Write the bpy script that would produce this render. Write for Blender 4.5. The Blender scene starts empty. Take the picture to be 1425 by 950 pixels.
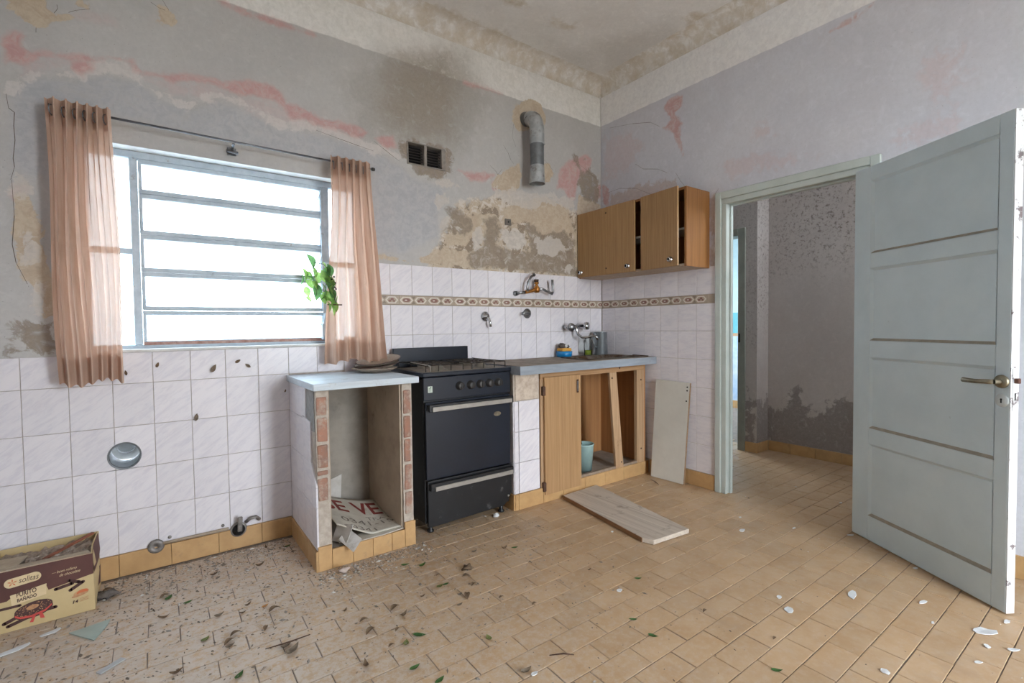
import bpy, bmesh, math, random
import numpy as np
from mathutils import Vector, Matrix

random.seed(7)
scene = bpy.context.scene
COL = scene.collection

# ------------------------------------------------------------------ camera
YAW, PITCH, ROLL = math.radians(36.149), math.radians(-1.798), math.radians(-0.682)
CAM = Vector((-3.0709, -2.8971, 1.1505))
cy, sy, cp, sp = math.cos(YAW), math.sin(YAW), math.cos(PITCH), math.sin(PITCH)
fwd = Vector((sy * cp, cy * cp, sp)); rgt = Vector((cy, -sy, 0)); upv = rgt.cross(fwd)
cr, sr = math.cos(ROLL), math.sin(ROLL)
rx, ux = cr * rgt + sr * upv, -sr * rgt + cr * upv
cd = bpy.data.cameras.new('camera'); cam = bpy.data.objects.new('camera', cd); COL.objects.link(cam)
cd.sensor_width = 36.0; cd.sensor_fit = 'HORIZONTAL'; cd.lens = 675.04 * 36.0 / 1425.0; cd.clip_start = 0.02
cam.matrix_world = Matrix(((rx.x, ux.x, -fwd.x, CAM.x), (rx.y, ux.y, -fwd.y, CAM.y), (rx.z, ux.z, -fwd.z, CAM.z), (0, 0, 0, 1)))
scene.camera = cam

# ------------------------------------------------------------------ light
SKY = 15.0
world = bpy.data.worlds.new('overcast_sky'); scene.world = world; world.use_nodes = True
bg = world.node_tree.nodes['Background']; bg.inputs[0].default_value = (0.87, 0.94, 1.0, 1); bg.inputs[1].default_value = SKY
scene.view_settings.view_transform = 'Standard'; scene.view_settings.look = 'None'
scene.view_settings.gamma = 1.0; scene.view_settings.use_curve_mapping = False
scene.view_settings.exposure = 0.9
scene.cycles.max_bounces = 14; scene.cycles.diffuse_bounces = 8; scene.cycles.transparent_max_bounces = 24
scene.cycles.sample_clamp_indirect = 8.0; scene.cycles.caustics_reflective = False; scene.cycles.caustics_refractive = False

def portal(name, loc, rot, sx, sy_):
    l = bpy.data.lights.new(name, 'AREA'); l.shape = 'RECTANGLE'; l.size = sx; l.size_y = sy_
    l.cycles.is_portal = True
    o = bpy.data.objects.new(name, l); COL.objects.link(o); o.location = loc; o.rotation_euler = rot
    return o
BACK_Y = -4.9          # wall behind the camera, with its glazed patio door
LEFT_X = -3.645
CEIL = 3.17
PX0, PX1, PZ1 = -1.85, -0.80, 2.5      # patio door opening
portal('window_light', (-2.72, 0.22, 1.54), (math.radians(-90), 0, 0), 1.34, 0.96)
portal('patio_light', ((PX0 + PX1) / 2, BACK_Y - 0.06, PZ1 / 2), (math.radians(90), 0, 0), PX1 - PX0, PZ1)

# ------------------------------------------------------------------ helpers
def lin(c):
    return tuple(((v / 255.0) / 12.92 if v / 255.0 <= 0.04045 else ((v / 255.0 + 0.055) / 1.055) ** 2.4) for v in c) + (1.0,)

class NT:
    def __init__(s, name):
        s.m = bpy.data.materials.new(name); s.m.use_nodes = True; s.t = s.m.node_tree; s.n = s.t.nodes
        s.b = s.n['Principled BSDF']; s.out = s.n['Material Output']
    def new(s, typ, **k):
        n = s.n.new(typ)
        for a, v in k.items(): setattr(n, a, v)
        return n
    def link(s, a, b): s.t.links.new(a, b)
    def pos(s, scale=(1, 1, 1), rot=(0, 0, 0), coord='pos'):
        if coord == 'pos': src = s.new('ShaderNodeNewGeometry').outputs['Position']
        else: src = s.new('ShaderNodeTexCoord').outputs['Object']
        mp = s.new('ShaderNodeMapping'); mp.inputs['Scale'].default_value = scale; mp.inputs['Rotation'].default_value = rot
        s.link(src, mp.inputs['Vector']); return mp.outputs[0]
    def noise(s, vec, scale, detail=5, rough=0.6, dist=0.0):
        n = s.new('ShaderNodeTexNoise'); n.inputs['Scale'].default_value = scale; n.inputs['Detail'].default_value = detail
        n.inputs['Roughness'].default_value = rough; n.inputs['Distortion'].default_value = dist
        s.link(vec, n.inputs['Vector']); return n.outputs['Fac']
    def rng(s, val, a, b, c=0.0, d=1.0, smooth=True):
        n = s.new('ShaderNodeMapRange'); n.interpolation_type = 'SMOOTHSTEP' if smooth else 'LINEAR'
        for i, v in zip((1, 2, 3, 4), (a, b, c, d)): n.inputs[i].default_value = v
        s.link(val, n.inputs[0]); return n.outputs[0]
    def math(s, op, a, b):
        n = s.new('ShaderNodeMath', operation=op)
        for i, v in ((0, a), (1, b)):
            if isinstance(v, (int, float)): n.inputs[i].default_value = v
            else: s.link(v, n.inputs[i])
        return n.outputs[0]
    def mix(s, fac, a, b, typ='MIX'):
        n = s.new('ShaderNodeMix', data_type='RGBA', blend_type=typ)
        for i, v in ((0, fac), (6, a), (7, b)):
            if isinstance(v, (int, float)): n.inputs[i].default_value = v
            elif isinstance(v, tuple): n.inputs[i].default_value = v
            else: s.link(v, n.inputs[i])
        return n.outputs[2]
    def bump(s, h, strength=0.3, dist=0.01):
        n = s.new('ShaderNodeBump'); n.inputs['Strength'].default_value = strength; n.inputs['Distance'].default_value = dist
        s.link(h, n.inputs['Height']); s.link(n.outputs[0], s.b.inputs['Normal']); return n
    def done(s, col=None, rough=0.6, metal=0.0, spec=0.5):
        if col is not None:
            if isinstance(col, tuple): s.b.inputs['Base Color'].default_value = col
            else: s.link(col, s.b.inputs['Base Color'])
        if isinstance(rough, (int, float)): s.b.inputs['Roughness'].default_value = rough
        else: s.link(rough, s.b.inputs['Roughness'])
        s.b.inputs['Metallic'].default_value = metal
        s.b.inputs['Specular IOR Level'].default_value = spec
        return s.m

def plain(name, c1, c2=None, rough=0.6, metal=0.0, scale=14.0, bump=0.0, rnd=0.0, dirt=None, dscale=6.0, damt=(0.5, 0.72), coord='pos', stretch=(1, 1, 1), spec=0.5):
    """mottled two-tone surface, optional dirt layer and per-object tint"""
    t = NT(name); v = t.pos(stretch, coord=coord)
    f = t.noise(v, scale, 6, 0.65)
    col = t.mix(t.rng(f, 0.3, 0.7), lin(c1), lin(c2 or c1))
    if rnd:
        oi = t.new('ShaderNodeObjectInfo').outputs['Random']
        col = t.mix(1.0, col, t.mix(oi, (1 - rnd, 1 - rnd, 1 - rnd, 1), (1 + rnd, 1 + rnd, 1 + rnd, 1)), 'MULTIPLY')
    r = rough
    if dirt:
        g = t.noise(t.pos(coord=coord), dscale, 9, 0.7)
        mk = t.rng(g, *damt)
        col = t.mix(mk, col, lin(dirt)); r = t.rng(mk, 0, 1, rough, min(1.0, rough + 0.35))
    if bump: t.bump(f, bump, 0.004)
    return t.done(col, r, metal, spec)

def grain(name, c1, c2, axis='z', fine=90.0, rough=0.5, dirt=None, damt=(0.55, 0.75), c3=None, bump=0.08, coord='pos'):
    """wood or laminate with the grain along an axis"""
    st = {'x': (0.02, 1, 1), 'y': (1, 0.02, 1), 'z': (1, 1, 0.02)}[axis]
    t = NT(name); v = t.pos(st, coord=coord)
    f = t.noise(v, fine, 4, 0.7); g = t.noise(v, fine * 0.22, 3, 0.5)
    col = t.mix(t.rng(f, 0.32, 0.68), lin(c1), lin(c2))
    col = t.mix(t.math('MULTIPLY', t.rng(g, 0.45, 0.75), 0.6), col, lin(c3 or c1))
    if dirt:
        h = t.noise(t.pos(coord=coord), 7.0, 9, 0.72); col = t.mix(t.rng(h, *damt), col, lin(dirt))
    t.bump(f, bump, 0.002)
    return t.done(col, rough)

ORG = {}
def reg(o, org): ORG[o.name] = Vector(org); return o
def tag(o, label=None, cat=None, group=None, kind=None):
    if label: o['label'] = label
    if cat: o['category'] = cat
    if group: o['group'] = group
    if kind: o['kind'] = kind
    return o
def thing(name, loc, label, cat, group=None, kind=None):
    o = bpy.data.objects.new(name, None); COL.objects.link(o); o.location = loc; o.empty_display_size = 0.05
    reg(o, loc); return tag(o, label, cat, group, kind)

class MB:
    def __init__(s): s.v = []; s.f = []; s.m = []; s.cur = 0; s.sm = []; s.smooth = False
    def mat(s, i): s.cur = i; return s
    def add(s, vs, fs, smooth=None):
        b = len(s.v); s.v += [tuple(q) for q in vs]
        for f in fs: s.f.append(tuple(b + i for i in f)); s.m.append(s.cur); s.sm.append(s.smooth if smooth is None else smooth)
        return s
    def box(s, x0, x1, y0, y1, z0, z1):
        v = [(x, y, z) for z in (z0, z1) for y in (y0, y1) for x in (x0, x1)]
        return s.add(v, [(0, 2, 3, 1), (4, 5, 7, 6), (0, 1, 5, 4), (2, 6, 7, 3), (0, 4, 6, 2), (1, 3, 7, 5)])
    def hexa(s, c):   # 8 corners: bottom loop of four, top loop of four
        return s.add(c, [(3, 2, 1, 0), (4, 5, 6, 7), (0, 1, 5, 4), (1, 2, 6, 5), (2, 3, 7, 6), (3, 0, 4, 7)])
    def bar(s, a, b, w, t, up=(0, 0, 1)):
        a, b, up = Vector(a), Vector(b), Vector(up); d = (b - a).normalized(); x = d.cross(up).normalized() * (w / 2); y = x.cross(d).normalized() * (t / 2)
        return s.hexa([a - x - y, a + x - y, a + x + y, a - x + y, b - x - y, b + x - y, b + x + y, b - x + y])
    def prism(s, pts, d, flip=False):
        """closed 3-D polygon pts extruded by vector d"""
        n = len(pts); d = Vector(d); v = [Vector(q) for q in pts]
        vs = v + [q + d for q in v]
        fs = [tuple(range(n - 1, -1, -1)), tuple(range(n, 2 * n))] + [(i, (i + 1) % n, n + (i + 1) % n, n + i) for i in range(n)]
        return s.add(vs, fs)
    def tube(s, path, r, n=10, cap=True):
        P = [Vector(q) for q in path]; k = len(P); R = r if isinstance(r, (list, tuple)) else [r] * k
        b = len(s.v); prev = None
        for i, q in enumerate(P):
            d = (P[min(i + 1, k - 1)] - P[max(i - 1, 0)])
            d = d.normalized() if d.length > 1e-9 else Vector((0, 0, 1))
            if prev is None: x = d.orthogonal().normalized()
            else: x = (prev - d * prev.dot(d)).normalized()
            prev = x; y = d.cross(x)
            for j in range(n):
                a = 2 * math.pi * j / n; s.v.append(tuple(q + (x * math.cos(a) + y * math.sin(a)) * R[i]))
        for i in range(k - 1):
            for j in range(n):
                s.f.append((b + i * n + j, b + i * n + (j + 1) % n, b + (i + 1) * n + (j + 1) % n, b + (i + 1) * n + j)); s.m.append(s.cur); s.sm.append(True)
        if cap:
            s.f.append(tuple(b + j for j in range(n - 1, -1, -1))); s.m.append(s.cur); s.sm.append(False)
            s.f.append(tuple(b + (k - 1) * n + j for j in range(n))); s.m.append(s.cur); s.sm.append(False)
        return s
    def lathe(s, prof, base, axis=(0, 0, 1), n=24, close=False):
        """prof: (radius, height) pairs along axis from base"""
        ax = Vector(axis).normalized(); x = ax.orthogonal().normalized(); y = ax.cross(x); B = Vector(base); b = len(s.v)
        for r, h in prof:
            for j in range(n):
                a = 2 * math.pi * j / n; s.v.append(tuple(B + ax * h + (x * math.cos(a) + y * math.sin(a)) * r))
        k = len(prof)
        for i in range(k - 1):
            for j in range(n):
                s.f.append((b + i * n + j, b + i * n + (j + 1) % n, b + (i + 1) * n + (j + 1) % n, b + (i + 1) * n + j)); s.m.append(s.cur); s.sm.append(True)
        return s
    def grid(s, fn, nu, nv, smooth=True):
        b = len(s.v)
        for j in range(nv + 1):
            for i in range(nu + 1): s.v.append(tuple(fn(i / nu, j / nv)))
        for j in range(nv):
            for i in range(nu):
                a = b + j * (nu + 1) + i; s.f.append((a, a + 1, a + nu + 2, a + nu + 1)); s.m.append(s.cur); s.sm.append(smooth)
        return s
    def mesh(s, name, mats, org=(0, 0, 0)):
        me = bpy.data.meshes.new(name); o = Vector(org)
        me.from_pydata([(q[0] - o.x, q[1] - o.y, q[2] - o.z) for q in s.v], [], s.f)
        mats = mats if isinstance(mats, (list, tuple)) else [mats]
        for m in mats: me.materials.append(m)
        me.polygons.foreach_set('material_index', s.m); me.polygons.foreach_set('use_smooth', s.sm); me.update()
        return me
    def build(s, name, mats, parent=None, org=None, bevel=0.0, seg=1, local=False, solid=0.0):
        if local: o3 = Vector((0, 0, 0)); loc = Vector((0, 0, 0))
        elif parent is not None:
            o3 = ORG[parent.name]; loc = Vector((0, 0, 0))
        else: o3 = Vector(org or (0, 0, 0)); loc = o3
        o = bpy.data.objects.new(name, s.mesh(name, mats, o3)); COL.objects.link(o); o.location = loc
        if parent is not None: o.parent = parent
        reg(o, o3)
        if solid:
            md = o.modifiers.new('solid', 'SOLIDIFY'); md.thickness = solid; md.offset = 0
        if bevel:
            md = o.modifiers.new('bevel', 'BEVEL'); md.width = bevel; md.segments = seg; md.limit_method = 'ANGLE'; md.angle_limit = math.radians(40)
        return o
def struct(o): o['kind'] = 'structure'; return o

TXT = {}
def text_mesh(s, shear=0.0, bold=0.0):
    """outline of a short text as (verts2d, faces), height about 1"""
    cu = bpy.data.curves.new('t', 'FONT'); cu.body = s; cu.size = 1.0; cu.shear = shear; cu.offset = bold; cu.resolution_u = 3
    ob = bpy.data.objects.new('t', cu); COL.objects.link(ob)
    bpy.context.view_layer.update()
    me = bpy.data.meshes.new_from_object(ob.evaluated_get(bpy.context.evaluated_depsgraph_get()))
    vs = [(q.co.x, q.co.y) for q in me.vertices]; fs = [tuple(p.vertices) for p in me.polygons]
    bpy.data.objects.remove(ob); bpy.data.curves.remove(cu); bpy.data.meshes.remove(me)
    x0 = min(q[0] for q in vs); x1 = max(q[0] for q in vs); y0 = min(q[1] for q in vs); y1 = max(q[1] for q in vs)
    return [((a - x0) / (x1 - x0), (b - y0) / (y1 - y0)) for a, b in vs], fs
for key, (s_, sh, bo) in {'solitas': ('solitas', 0.25, 0.0), 'purito': ('PURITO', 0, 0.02), 'banado': ('BAÑADO', 0, 0.03), 'n14': ('14', 0.2, 0.02),
                          'script1': ('— buen relleno', 0.4, 0), 'script2': ('de chocolate', 0.4, 0), 'sevende': ('SE VENDE', 0, 0.02), 'tratar': ('TRATAR', 0, 0.0),
                          'phone': ('0341-15', 0, 0.0), 'phone2': ('0341', 0, 0.0)}.items():
    TXT[key] = text_mesh(s_, sh, bo)

# ------------------------------------------------------------------ wear on the plaster: outlines in metres on each wall (along, up)
LW1 = {
 'pink': [
  [(-3.557, 2.365), (-3.519, 2.413), (-3.494, 2.406), (-3.504, 2.352), (-3.479, 2.331), (-3.422, 2.358), (-3.341, 2.371), (-3.268, 2.388), (-3.192, 2.408), (-3.14, 2.428), (-3.114, 2.416), (-3.102, 2.377), (-3.047, 2.379), (-2.977, 2.393), (-2.912, 2.409), (-2.797, 2.421), (-2.765, 2.412), (-2.7, 2.441), (-2.626, 2.466), (-2.547, 2.465), (-2.495, 2.445), (-2.46, 2.393), (-2.386, 2.38), (-2.29, 2.352), (-2.19, 2.356), (-2.107, 2.355), (-2.012, 2.33), (-2.044, 2.288), (-2.129, 2.287), (-2.211, 2.31), (-2.272, 2.296), (-2.327, 2.299), (-2.368, 2.325), (-2.444, 2.307), (-2.479, 2.357), (-2.532, 2.39), (-2.635, 2.381), (-2.718, 2.37), (-2.766, 2.386), (-2.828, 2.397), (-2.913, 2.384), (-2.978, 2.355), (-3.02, 2.364), (-3.089, 2.357), (-3.129, 2.365), (-3.146, 2.4), (-3.218, 2.39), (-3.294, 2.361), (-3.354, 2.348), (-3.434, 2.336), (-3.502, 2.279), (-3.555, 2.277)],
  [(-3.347, 2.341), (-3.294, 2.361), (-3.275, 2.332), (-3.315, 2.291), (-3.343, 2.302)],
  [(-1.977, 2.303), (-1.848, 2.349), (-1.83, 2.277), (-1.887, 2.256)],
  [(-1.394, 2.217), (-1.291, 2.216), (-1.172, 2.242), (-1.08, 2.237), (-1.143, 2.186), (-1.292, 2.156)],
  [(-0.499, 2.231), (-0.459, 2.39), (-0.342, 2.485), (-0.18, 2.557), (-0.097, 2.532), (-0.157, 2.415), (-0.264, 2.338), (-0.306, 2.158), (-0.385, 2.175), (-0.422, 2.243)],
  [(-1.112, 2.186), (-1.05, 2.181), (-1.057, 2.123), (-1.107, 2.126)],
  [(-0.073, 2.298), (-0.004, 2.351), (-0.005, 2.23), (-0.066, 2.191)],
  [(-2.754, 2.829), (-2.641, 2.82), (-2.467, 2.823), (-2.299, 2.815), (-2.3, 2.799), (-2.486, 2.789), (-2.642, 2.791), (-2.707, 2.796), (-2.777, 2.813)],
  [(-1.338, 2.828), (-1.008, 2.835), (-1.009, 2.82), (-1.338, 2.804)],
  [(-3.544, 1.767), (-3.507, 1.782), (-3.515, 1.72), (-3.541, 1.707)],
 ],
 'pinksoft': [
  [(-2.703, 2.345), (-2.584, 2.376), (-2.461, 2.342), (-2.369, 2.313), (-2.192, 2.285), (-2.35, 2.278), (-2.517, 2.271), (-2.638, 2.287)],
  [(-3.324, 2.551), (-3.238, 2.576), (-3.193, 2.557), (-3.264, 2.532)],
  [(-3.501, 2.309), (-3.342, 2.346), (-3.367, 2.289), (-3.504, 2.233)],
  [(-3.103, 2.34), (-2.949, 2.349), (-2.797, 2.385), (-2.735, 2.358), (-2.892, 2.295), (-3.007, 2.309)],
 ],
 'white': [
  [(-3.548, 2.182), (-3.481, 2.246), (-3.436, 2.283), (-3.343, 2.302), (-3.282, 2.345), (-3.218, 2.39), (-3.167, 2.413), (-3.115, 2.369), (-3.076, 2.324), (-3.022, 2.299), (-2.965, 2.276), (-2.892, 2.295), (-2.798, 2.356), (-2.719, 2.355), (-2.637, 2.332), (-2.516, 2.298), (-2.462, 2.283), (-2.387, 2.317), (-2.311, 2.311), (-2.191, 2.302), (-2.065, 2.284), (-1.887, 2.261), (-1.812, 2.236), (-1.812, 2.205), (-1.888, 2.217), (-2.001, 2.212), (-2.109, 2.241), (-2.192, 2.256), (-2.312, 2.263), (-2.427, 2.249), (-2.518, 2.244), (-2.587, 2.281), (-2.654, 2.309), (-2.719, 2.333), (-2.799, 2.33), (-2.846, 2.293), (-2.908, 2.245), (-2.966, 2.241), (-3.023, 2.261), (-3.077, 2.307), (-3.117, 2.323), (-3.169, 2.321), (-3.22, 2.332), (-3.283, 2.297), (-3.332, 2.267), (-3.437, 2.25), (-3.482, 2.219), (-3.538, 2.149)],
  [(-1.576, 2.025), (-1.49, 2.052), (-1.458, 1.995), (-1.535, 1.937), (-1.577, 1.969)],
  [(-1.536, 1.89), (-1.449, 1.9), (-1.483, 1.839), (-1.384, 1.821), (-1.537, 1.804)],
  [(-1.268, 1.853), (-1.197, 1.871), (-1.205, 1.719), (-1.295, 1.672), (-1.299, 1.761)],
  [(-1.023, 1.86), (-0.826, 1.86), (-0.806, 1.765), (-0.882, 1.705), (-0.987, 1.723), (-1.043, 1.796)],
  [(-0.722, 1.827), (-0.503, 1.848), (-0.428, 1.77), (-0.543, 1.687), (-0.703, 1.692)],
  [(-0.437, 1.627), (-0.343, 1.656), (-0.336, 1.587), (-0.415, 1.571)],
  [(-1.082, 2.14), (-0.889, 2.155), (-0.306, 2.187), (-0.306, 2.1), (-0.611, 2.103), (-0.754, 2.04), (-0.956, 2.04), (-1.083, 2.074)],
  [(-3.536, 1.536), (-3.502, 1.57), (-3.486, 1.526), (-3.495, 1.433), (-3.528, 1.446)],
  [(-3.486, 1.366), (-3.459, 1.367), (-3.462, 1.295), (-3.48, 1.218), (-3.502, 1.218), (-3.506, 1.294)],
  [(-3.542, 1.821), (-3.495, 1.799), (-3.475, 1.741), (-3.519, 1.735), (-3.549, 1.754)],
  [(-0.541, 1.817), (-0.35, 1.777), (-0.366, 1.735), (-0.504, 1.781)],
  [(-1.585, 2.108), (-1.461, 2.148), (-1.379, 2.113), (-1.5, 2.075)],
 ],
 'tan': [
  [(-3.535, 2.592), (-3.425, 2.636), (-3.41, 2.544), (-3.394, 2.532), (-3.347, 2.552), (-3.336, 2.541), (-3.356, 2.499), (-3.395, 2.495), (-3.449, 2.452), (-3.496, 2.474), (-3.517, 2.496), (-3.542, 2.502)],
  [(-3.03, 2.684), (-2.991, 2.699), (-2.955, 2.657), (-2.97, 2.618), (-3.004, 2.623), (-3.04, 2.62), (-3.026, 2.646)],
  [(-3.317, 2.61), (-3.3, 2.619), (-3.306, 2.595), (-3.32, 2.593)],
  [(-3.283, 2.623), (-3.271, 2.63), (-3.277, 2.6), (-3.289, 2.598)],
  [(-3.548, 1.64), (-3.53, 1.733), (-3.502, 1.731), (-3.477, 1.68), (-3.457, 1.59), (-3.469, 1.512), (-3.456, 1.466), (-3.43, 1.375), (-3.427, 1.218), (-3.469, 1.202), (-3.467, 1.28), (-3.487, 1.332), (-3.513, 1.355), (-3.541, 1.43), (-3.553, 1.55)],
  [(-0.934, 2.653), (-0.906, 2.764), (-0.771, 2.857), (-0.645, 2.841), (-0.603, 2.731), (-0.662, 2.62), (-0.781, 2.626), (-0.869, 2.585)],
  [(-1.062, 2.241), (-0.965, 2.314), (-0.872, 2.352), (-0.84, 2.268), (-0.875, 2.172), (-0.942, 2.131), (-0.988, 2.103), (-1.051, 2.13), (-1.113, 2.156)],
  [(-0.629, 2.414), (-0.571, 2.408), (-0.535, 2.348), (-0.573, 2.253), (-0.631, 2.249)],
  [(-1.021, 2.005), (-0.611, 2.159), (-0.385, 2.089), (-0.309, 1.896), (-0.465, 1.881), (-0.722, 1.827), (-0.79, 1.928), (-0.991, 1.905)],
  [(-1.382, 1.909), (-1.085, 1.971), (-1.023, 1.849), (-1.21, 1.779), (-1.357, 1.74)],
  [(-1.992, 1.607), (-1.901, 1.596), (-1.732, 1.581), (-1.604, 1.637), (-1.524, 1.682), (-1.3, 1.671), (-1.302, 1.562), (-1.605, 1.567), (-1.993, 1.572)],
  [(-0.265, 2.221), (-0.006, 2.17), (-0.011, 1.593), (-0.288, 1.554), (-0.309, 1.867)],
  [(-1.495, 1.775), (-1.299, 1.78), (-1.3, 1.696), (-1.469, 1.706)],
 ],
 'brown': [
  [(-1.178, 1.909), (-1.085, 1.945), (-1.042, 1.858), (-1.088, 1.74), (-1.025, 1.719), (-0.895, 1.693), (-0.759, 1.715), (-0.791, 1.847), (-0.839, 1.88), (-0.79, 1.944), (-0.721, 1.882), (-0.614, 1.865), (-0.426, 1.913), (-0.333, 1.836), (-0.296, 1.606), (-0.288, 1.554), (-0.618, 1.565), (-1.028, 1.574), (-1.302, 1.572), (-1.318, 1.66), (-1.199, 1.705), (-1.173, 1.808)],
  [(-1.492, 1.943), (-1.426, 1.966), (-1.297, 1.894), (-1.269, 1.823), (-1.339, 1.781), (-1.484, 1.8), (-1.532, 1.814), (-1.428, 1.855), (-1.471, 1.898)],
  [(-3.543, 1.187), (-3.492, 1.199), (-3.428, 1.196), (-3.432, 1.054), (-3.594, 1.058), (-3.578, 1.091), (-3.539, 1.101)],
  [(-0.255, 2.397), (-0.123, 2.45), (-0.012, 2.38), (-0.023, 2.185), (-0.208, 2.201), (-0.28, 2.289)],
  [(-1.805, 2.327), (-1.765, 2.178), (-1.656, 2.129), (-1.532, 2.126), (-1.444, 2.189), (-1.452, 2.355)],
  [(-0.302, 2.533), (-0.205, 2.511), (-0.255, 2.444), (-0.326, 2.477)],
 ],
 'soot': [
  [(-1.804, 2.837), (-1.473, 2.964), (-1.368, 2.733), (-1.456, 2.425), (-1.641, 2.375), (-1.814, 2.369), (-1.928, 2.496), (-1.901, 2.699)],
 ],
 'grey': [
  [(-3.537, 2.185), (-3.437, 2.244), (-3.32, 2.265), (-3.221, 2.316), (-3.117, 2.312), (-3.023, 2.254), (-2.908, 2.238), (-2.799, 2.312), (-2.654, 2.294), (-2.518, 2.232), (-2.312, 2.25), (-2.109, 2.232), (-1.888, 2.199), (-1.697, 2.099), (-1.49, 2.076), (-1.547, 1.888), (-1.549, 1.746), (-1.805, 1.621), (-1.991, 1.637), (-1.981, 2.095), (-3.2, 2.143), (-3.435, 2.153), (-3.428, 1.81), (-3.494, 1.829), (-3.541, 1.851)],
 ],
 'dark': [
  [(-3.504, 2.212), (-3.345, 2.248), (-3.196, 2.3), (-3.158, 2.252), (-3.299, 2.182), (-3.44, 2.151), (-3.51, 2.157)],
  [(-2.981, 2.23), (-2.832, 2.268), (-2.864, 2.196), (-2.953, 2.185)],
  [(-1.92, 2.844), (-1.306, 3.041), (-1.134, 2.746), (-1.375, 2.322), (-1.791, 2.307), (-2.065, 2.292), (-2.144, 2.566)],
 ],
}
LW2 = {
 'pink': [
  [(-0.659, 2.794), (-0.792, 2.779), (-0.78, 2.697), (-0.72, 2.678), (-0.791, 2.592), (-0.762, 2.551), (-0.797, 2.362), (-0.75, 2.453), (-0.683, 2.577), (-0.62, 2.608), (-0.702, 2.648), (-0.621, 2.755)],
  [(-0.013, 2.331), (-0.093, 2.288), (-0.076, 2.155), (-0.019, 2.166)],
  [(-1.676, 2.771), (-1.851, 2.793), (-1.931, 2.822), (-1.935, 2.809), (-1.851, 2.774), (-1.712, 2.762)],
 ],
 'pinksoft': [
  [(-0.048, 2.727), (-0.337, 2.663), (-0.442, 2.52), (-0.263, 2.374), (-0.045, 2.371)],
  [(-2.142, 2.426), (-2.287, 2.445), (-2.301, 2.274), (-2.212, 2.226), (-2.143, 2.339)],
  [(-2.046, 2.109), (-2.265, 2.155), (-2.267, 2.038), (-2.076, 2.028)],
  [(-1.309, 2.379), (-1.419, 2.377), (-1.42, 2.291), (-1.309, 2.326)],
  [(-1.067, 2.236), (-1.399, 2.188), (-1.643, 2.097), (-1.168, 2.115)],
 ],
 'tan': [
  [(-0.961, 2.021), (-1.062, 2.013), (-1.047, 1.543), (-0.994, 1.538), (-1.015, 1.741)],
  [(-0.108, 2.225), (-0.299, 2.239), (-0.508, 2.228), (-0.731, 2.2), (-0.767, 2.119), (-0.474, 2.127), (-0.108, 2.119)],
 ],
 'white': [
  [(-1.015, 2.043), (-1.067, 2.031), (-1.057, 1.879), (-1.026, 1.74)],
 ],
}
LCE = {
 'tan': [
  [(-1.669, -0.089), (-1.508, -0.118), (-1.278, -0.098), (-1.085, -0.116), (-1.013, -0.085), (-1.073, -0.011), (-1.246, 0.047), (-1.437, 0.061), (-1.568, 0.013)],
  [(-0.907, -0.424), (-0.747, -0.461), (-0.726, -0.418), (-0.869, -0.395)],
  [(-0.208, -0.988), (-0.066, -1.105), (-0.042, -1.013), (-0.106, -0.92)],
  [(-1.304, -0.427), (-1.167, -0.467), (-1.115, -0.437), (-1.247, -0.386)],
 ],
 'dark': [
  [(-0.473, -0.41), (-0.314, -0.726), (-0.323, -0.907), (0.08, -0.796), (-0.023, -0.497), (-0.096, -0.126)],
  [(-0.769, -0.203), (-0.372, -0.312), (-0.102, -0.052), (-0.457, -0.008)],
 ],
}

def sdf(P, polys):
    """signed distance of points P (n,2) to a union of polygons, negative inside"""
    best = np.full(len(P), 9.0)
    for pl in polys:
        A = np.array(pl); B = np.roll(A, -1, axis=0)
        d2 = np.full(len(P), 1e9); ins = np.zeros(len(P), bool)
        for a, b in zip(A, B):
            e = b - a; w = P - a; t = np.clip((w @ e) / max(e @ e, 1e-12), 0, 1)
            q = w - t[:, None] * e; d2 = np.minimum(d2, (q * q).sum(1))
            c = ((a[1] > P[:, 1]) != (b[1] > P[:, 1]))
            with np.errstate(divide='ignore', invalid='ignore'):
                xi = (b[0] - a[0]) * (P[:, 1] - a[1]) / (b[1] - a[1]) + a[0]
            ins ^= c & (P[:, 0] < xi)
        d = np.sqrt(d2); d[ins] *= -1; best = np.minimum(best, d)
    return best

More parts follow.
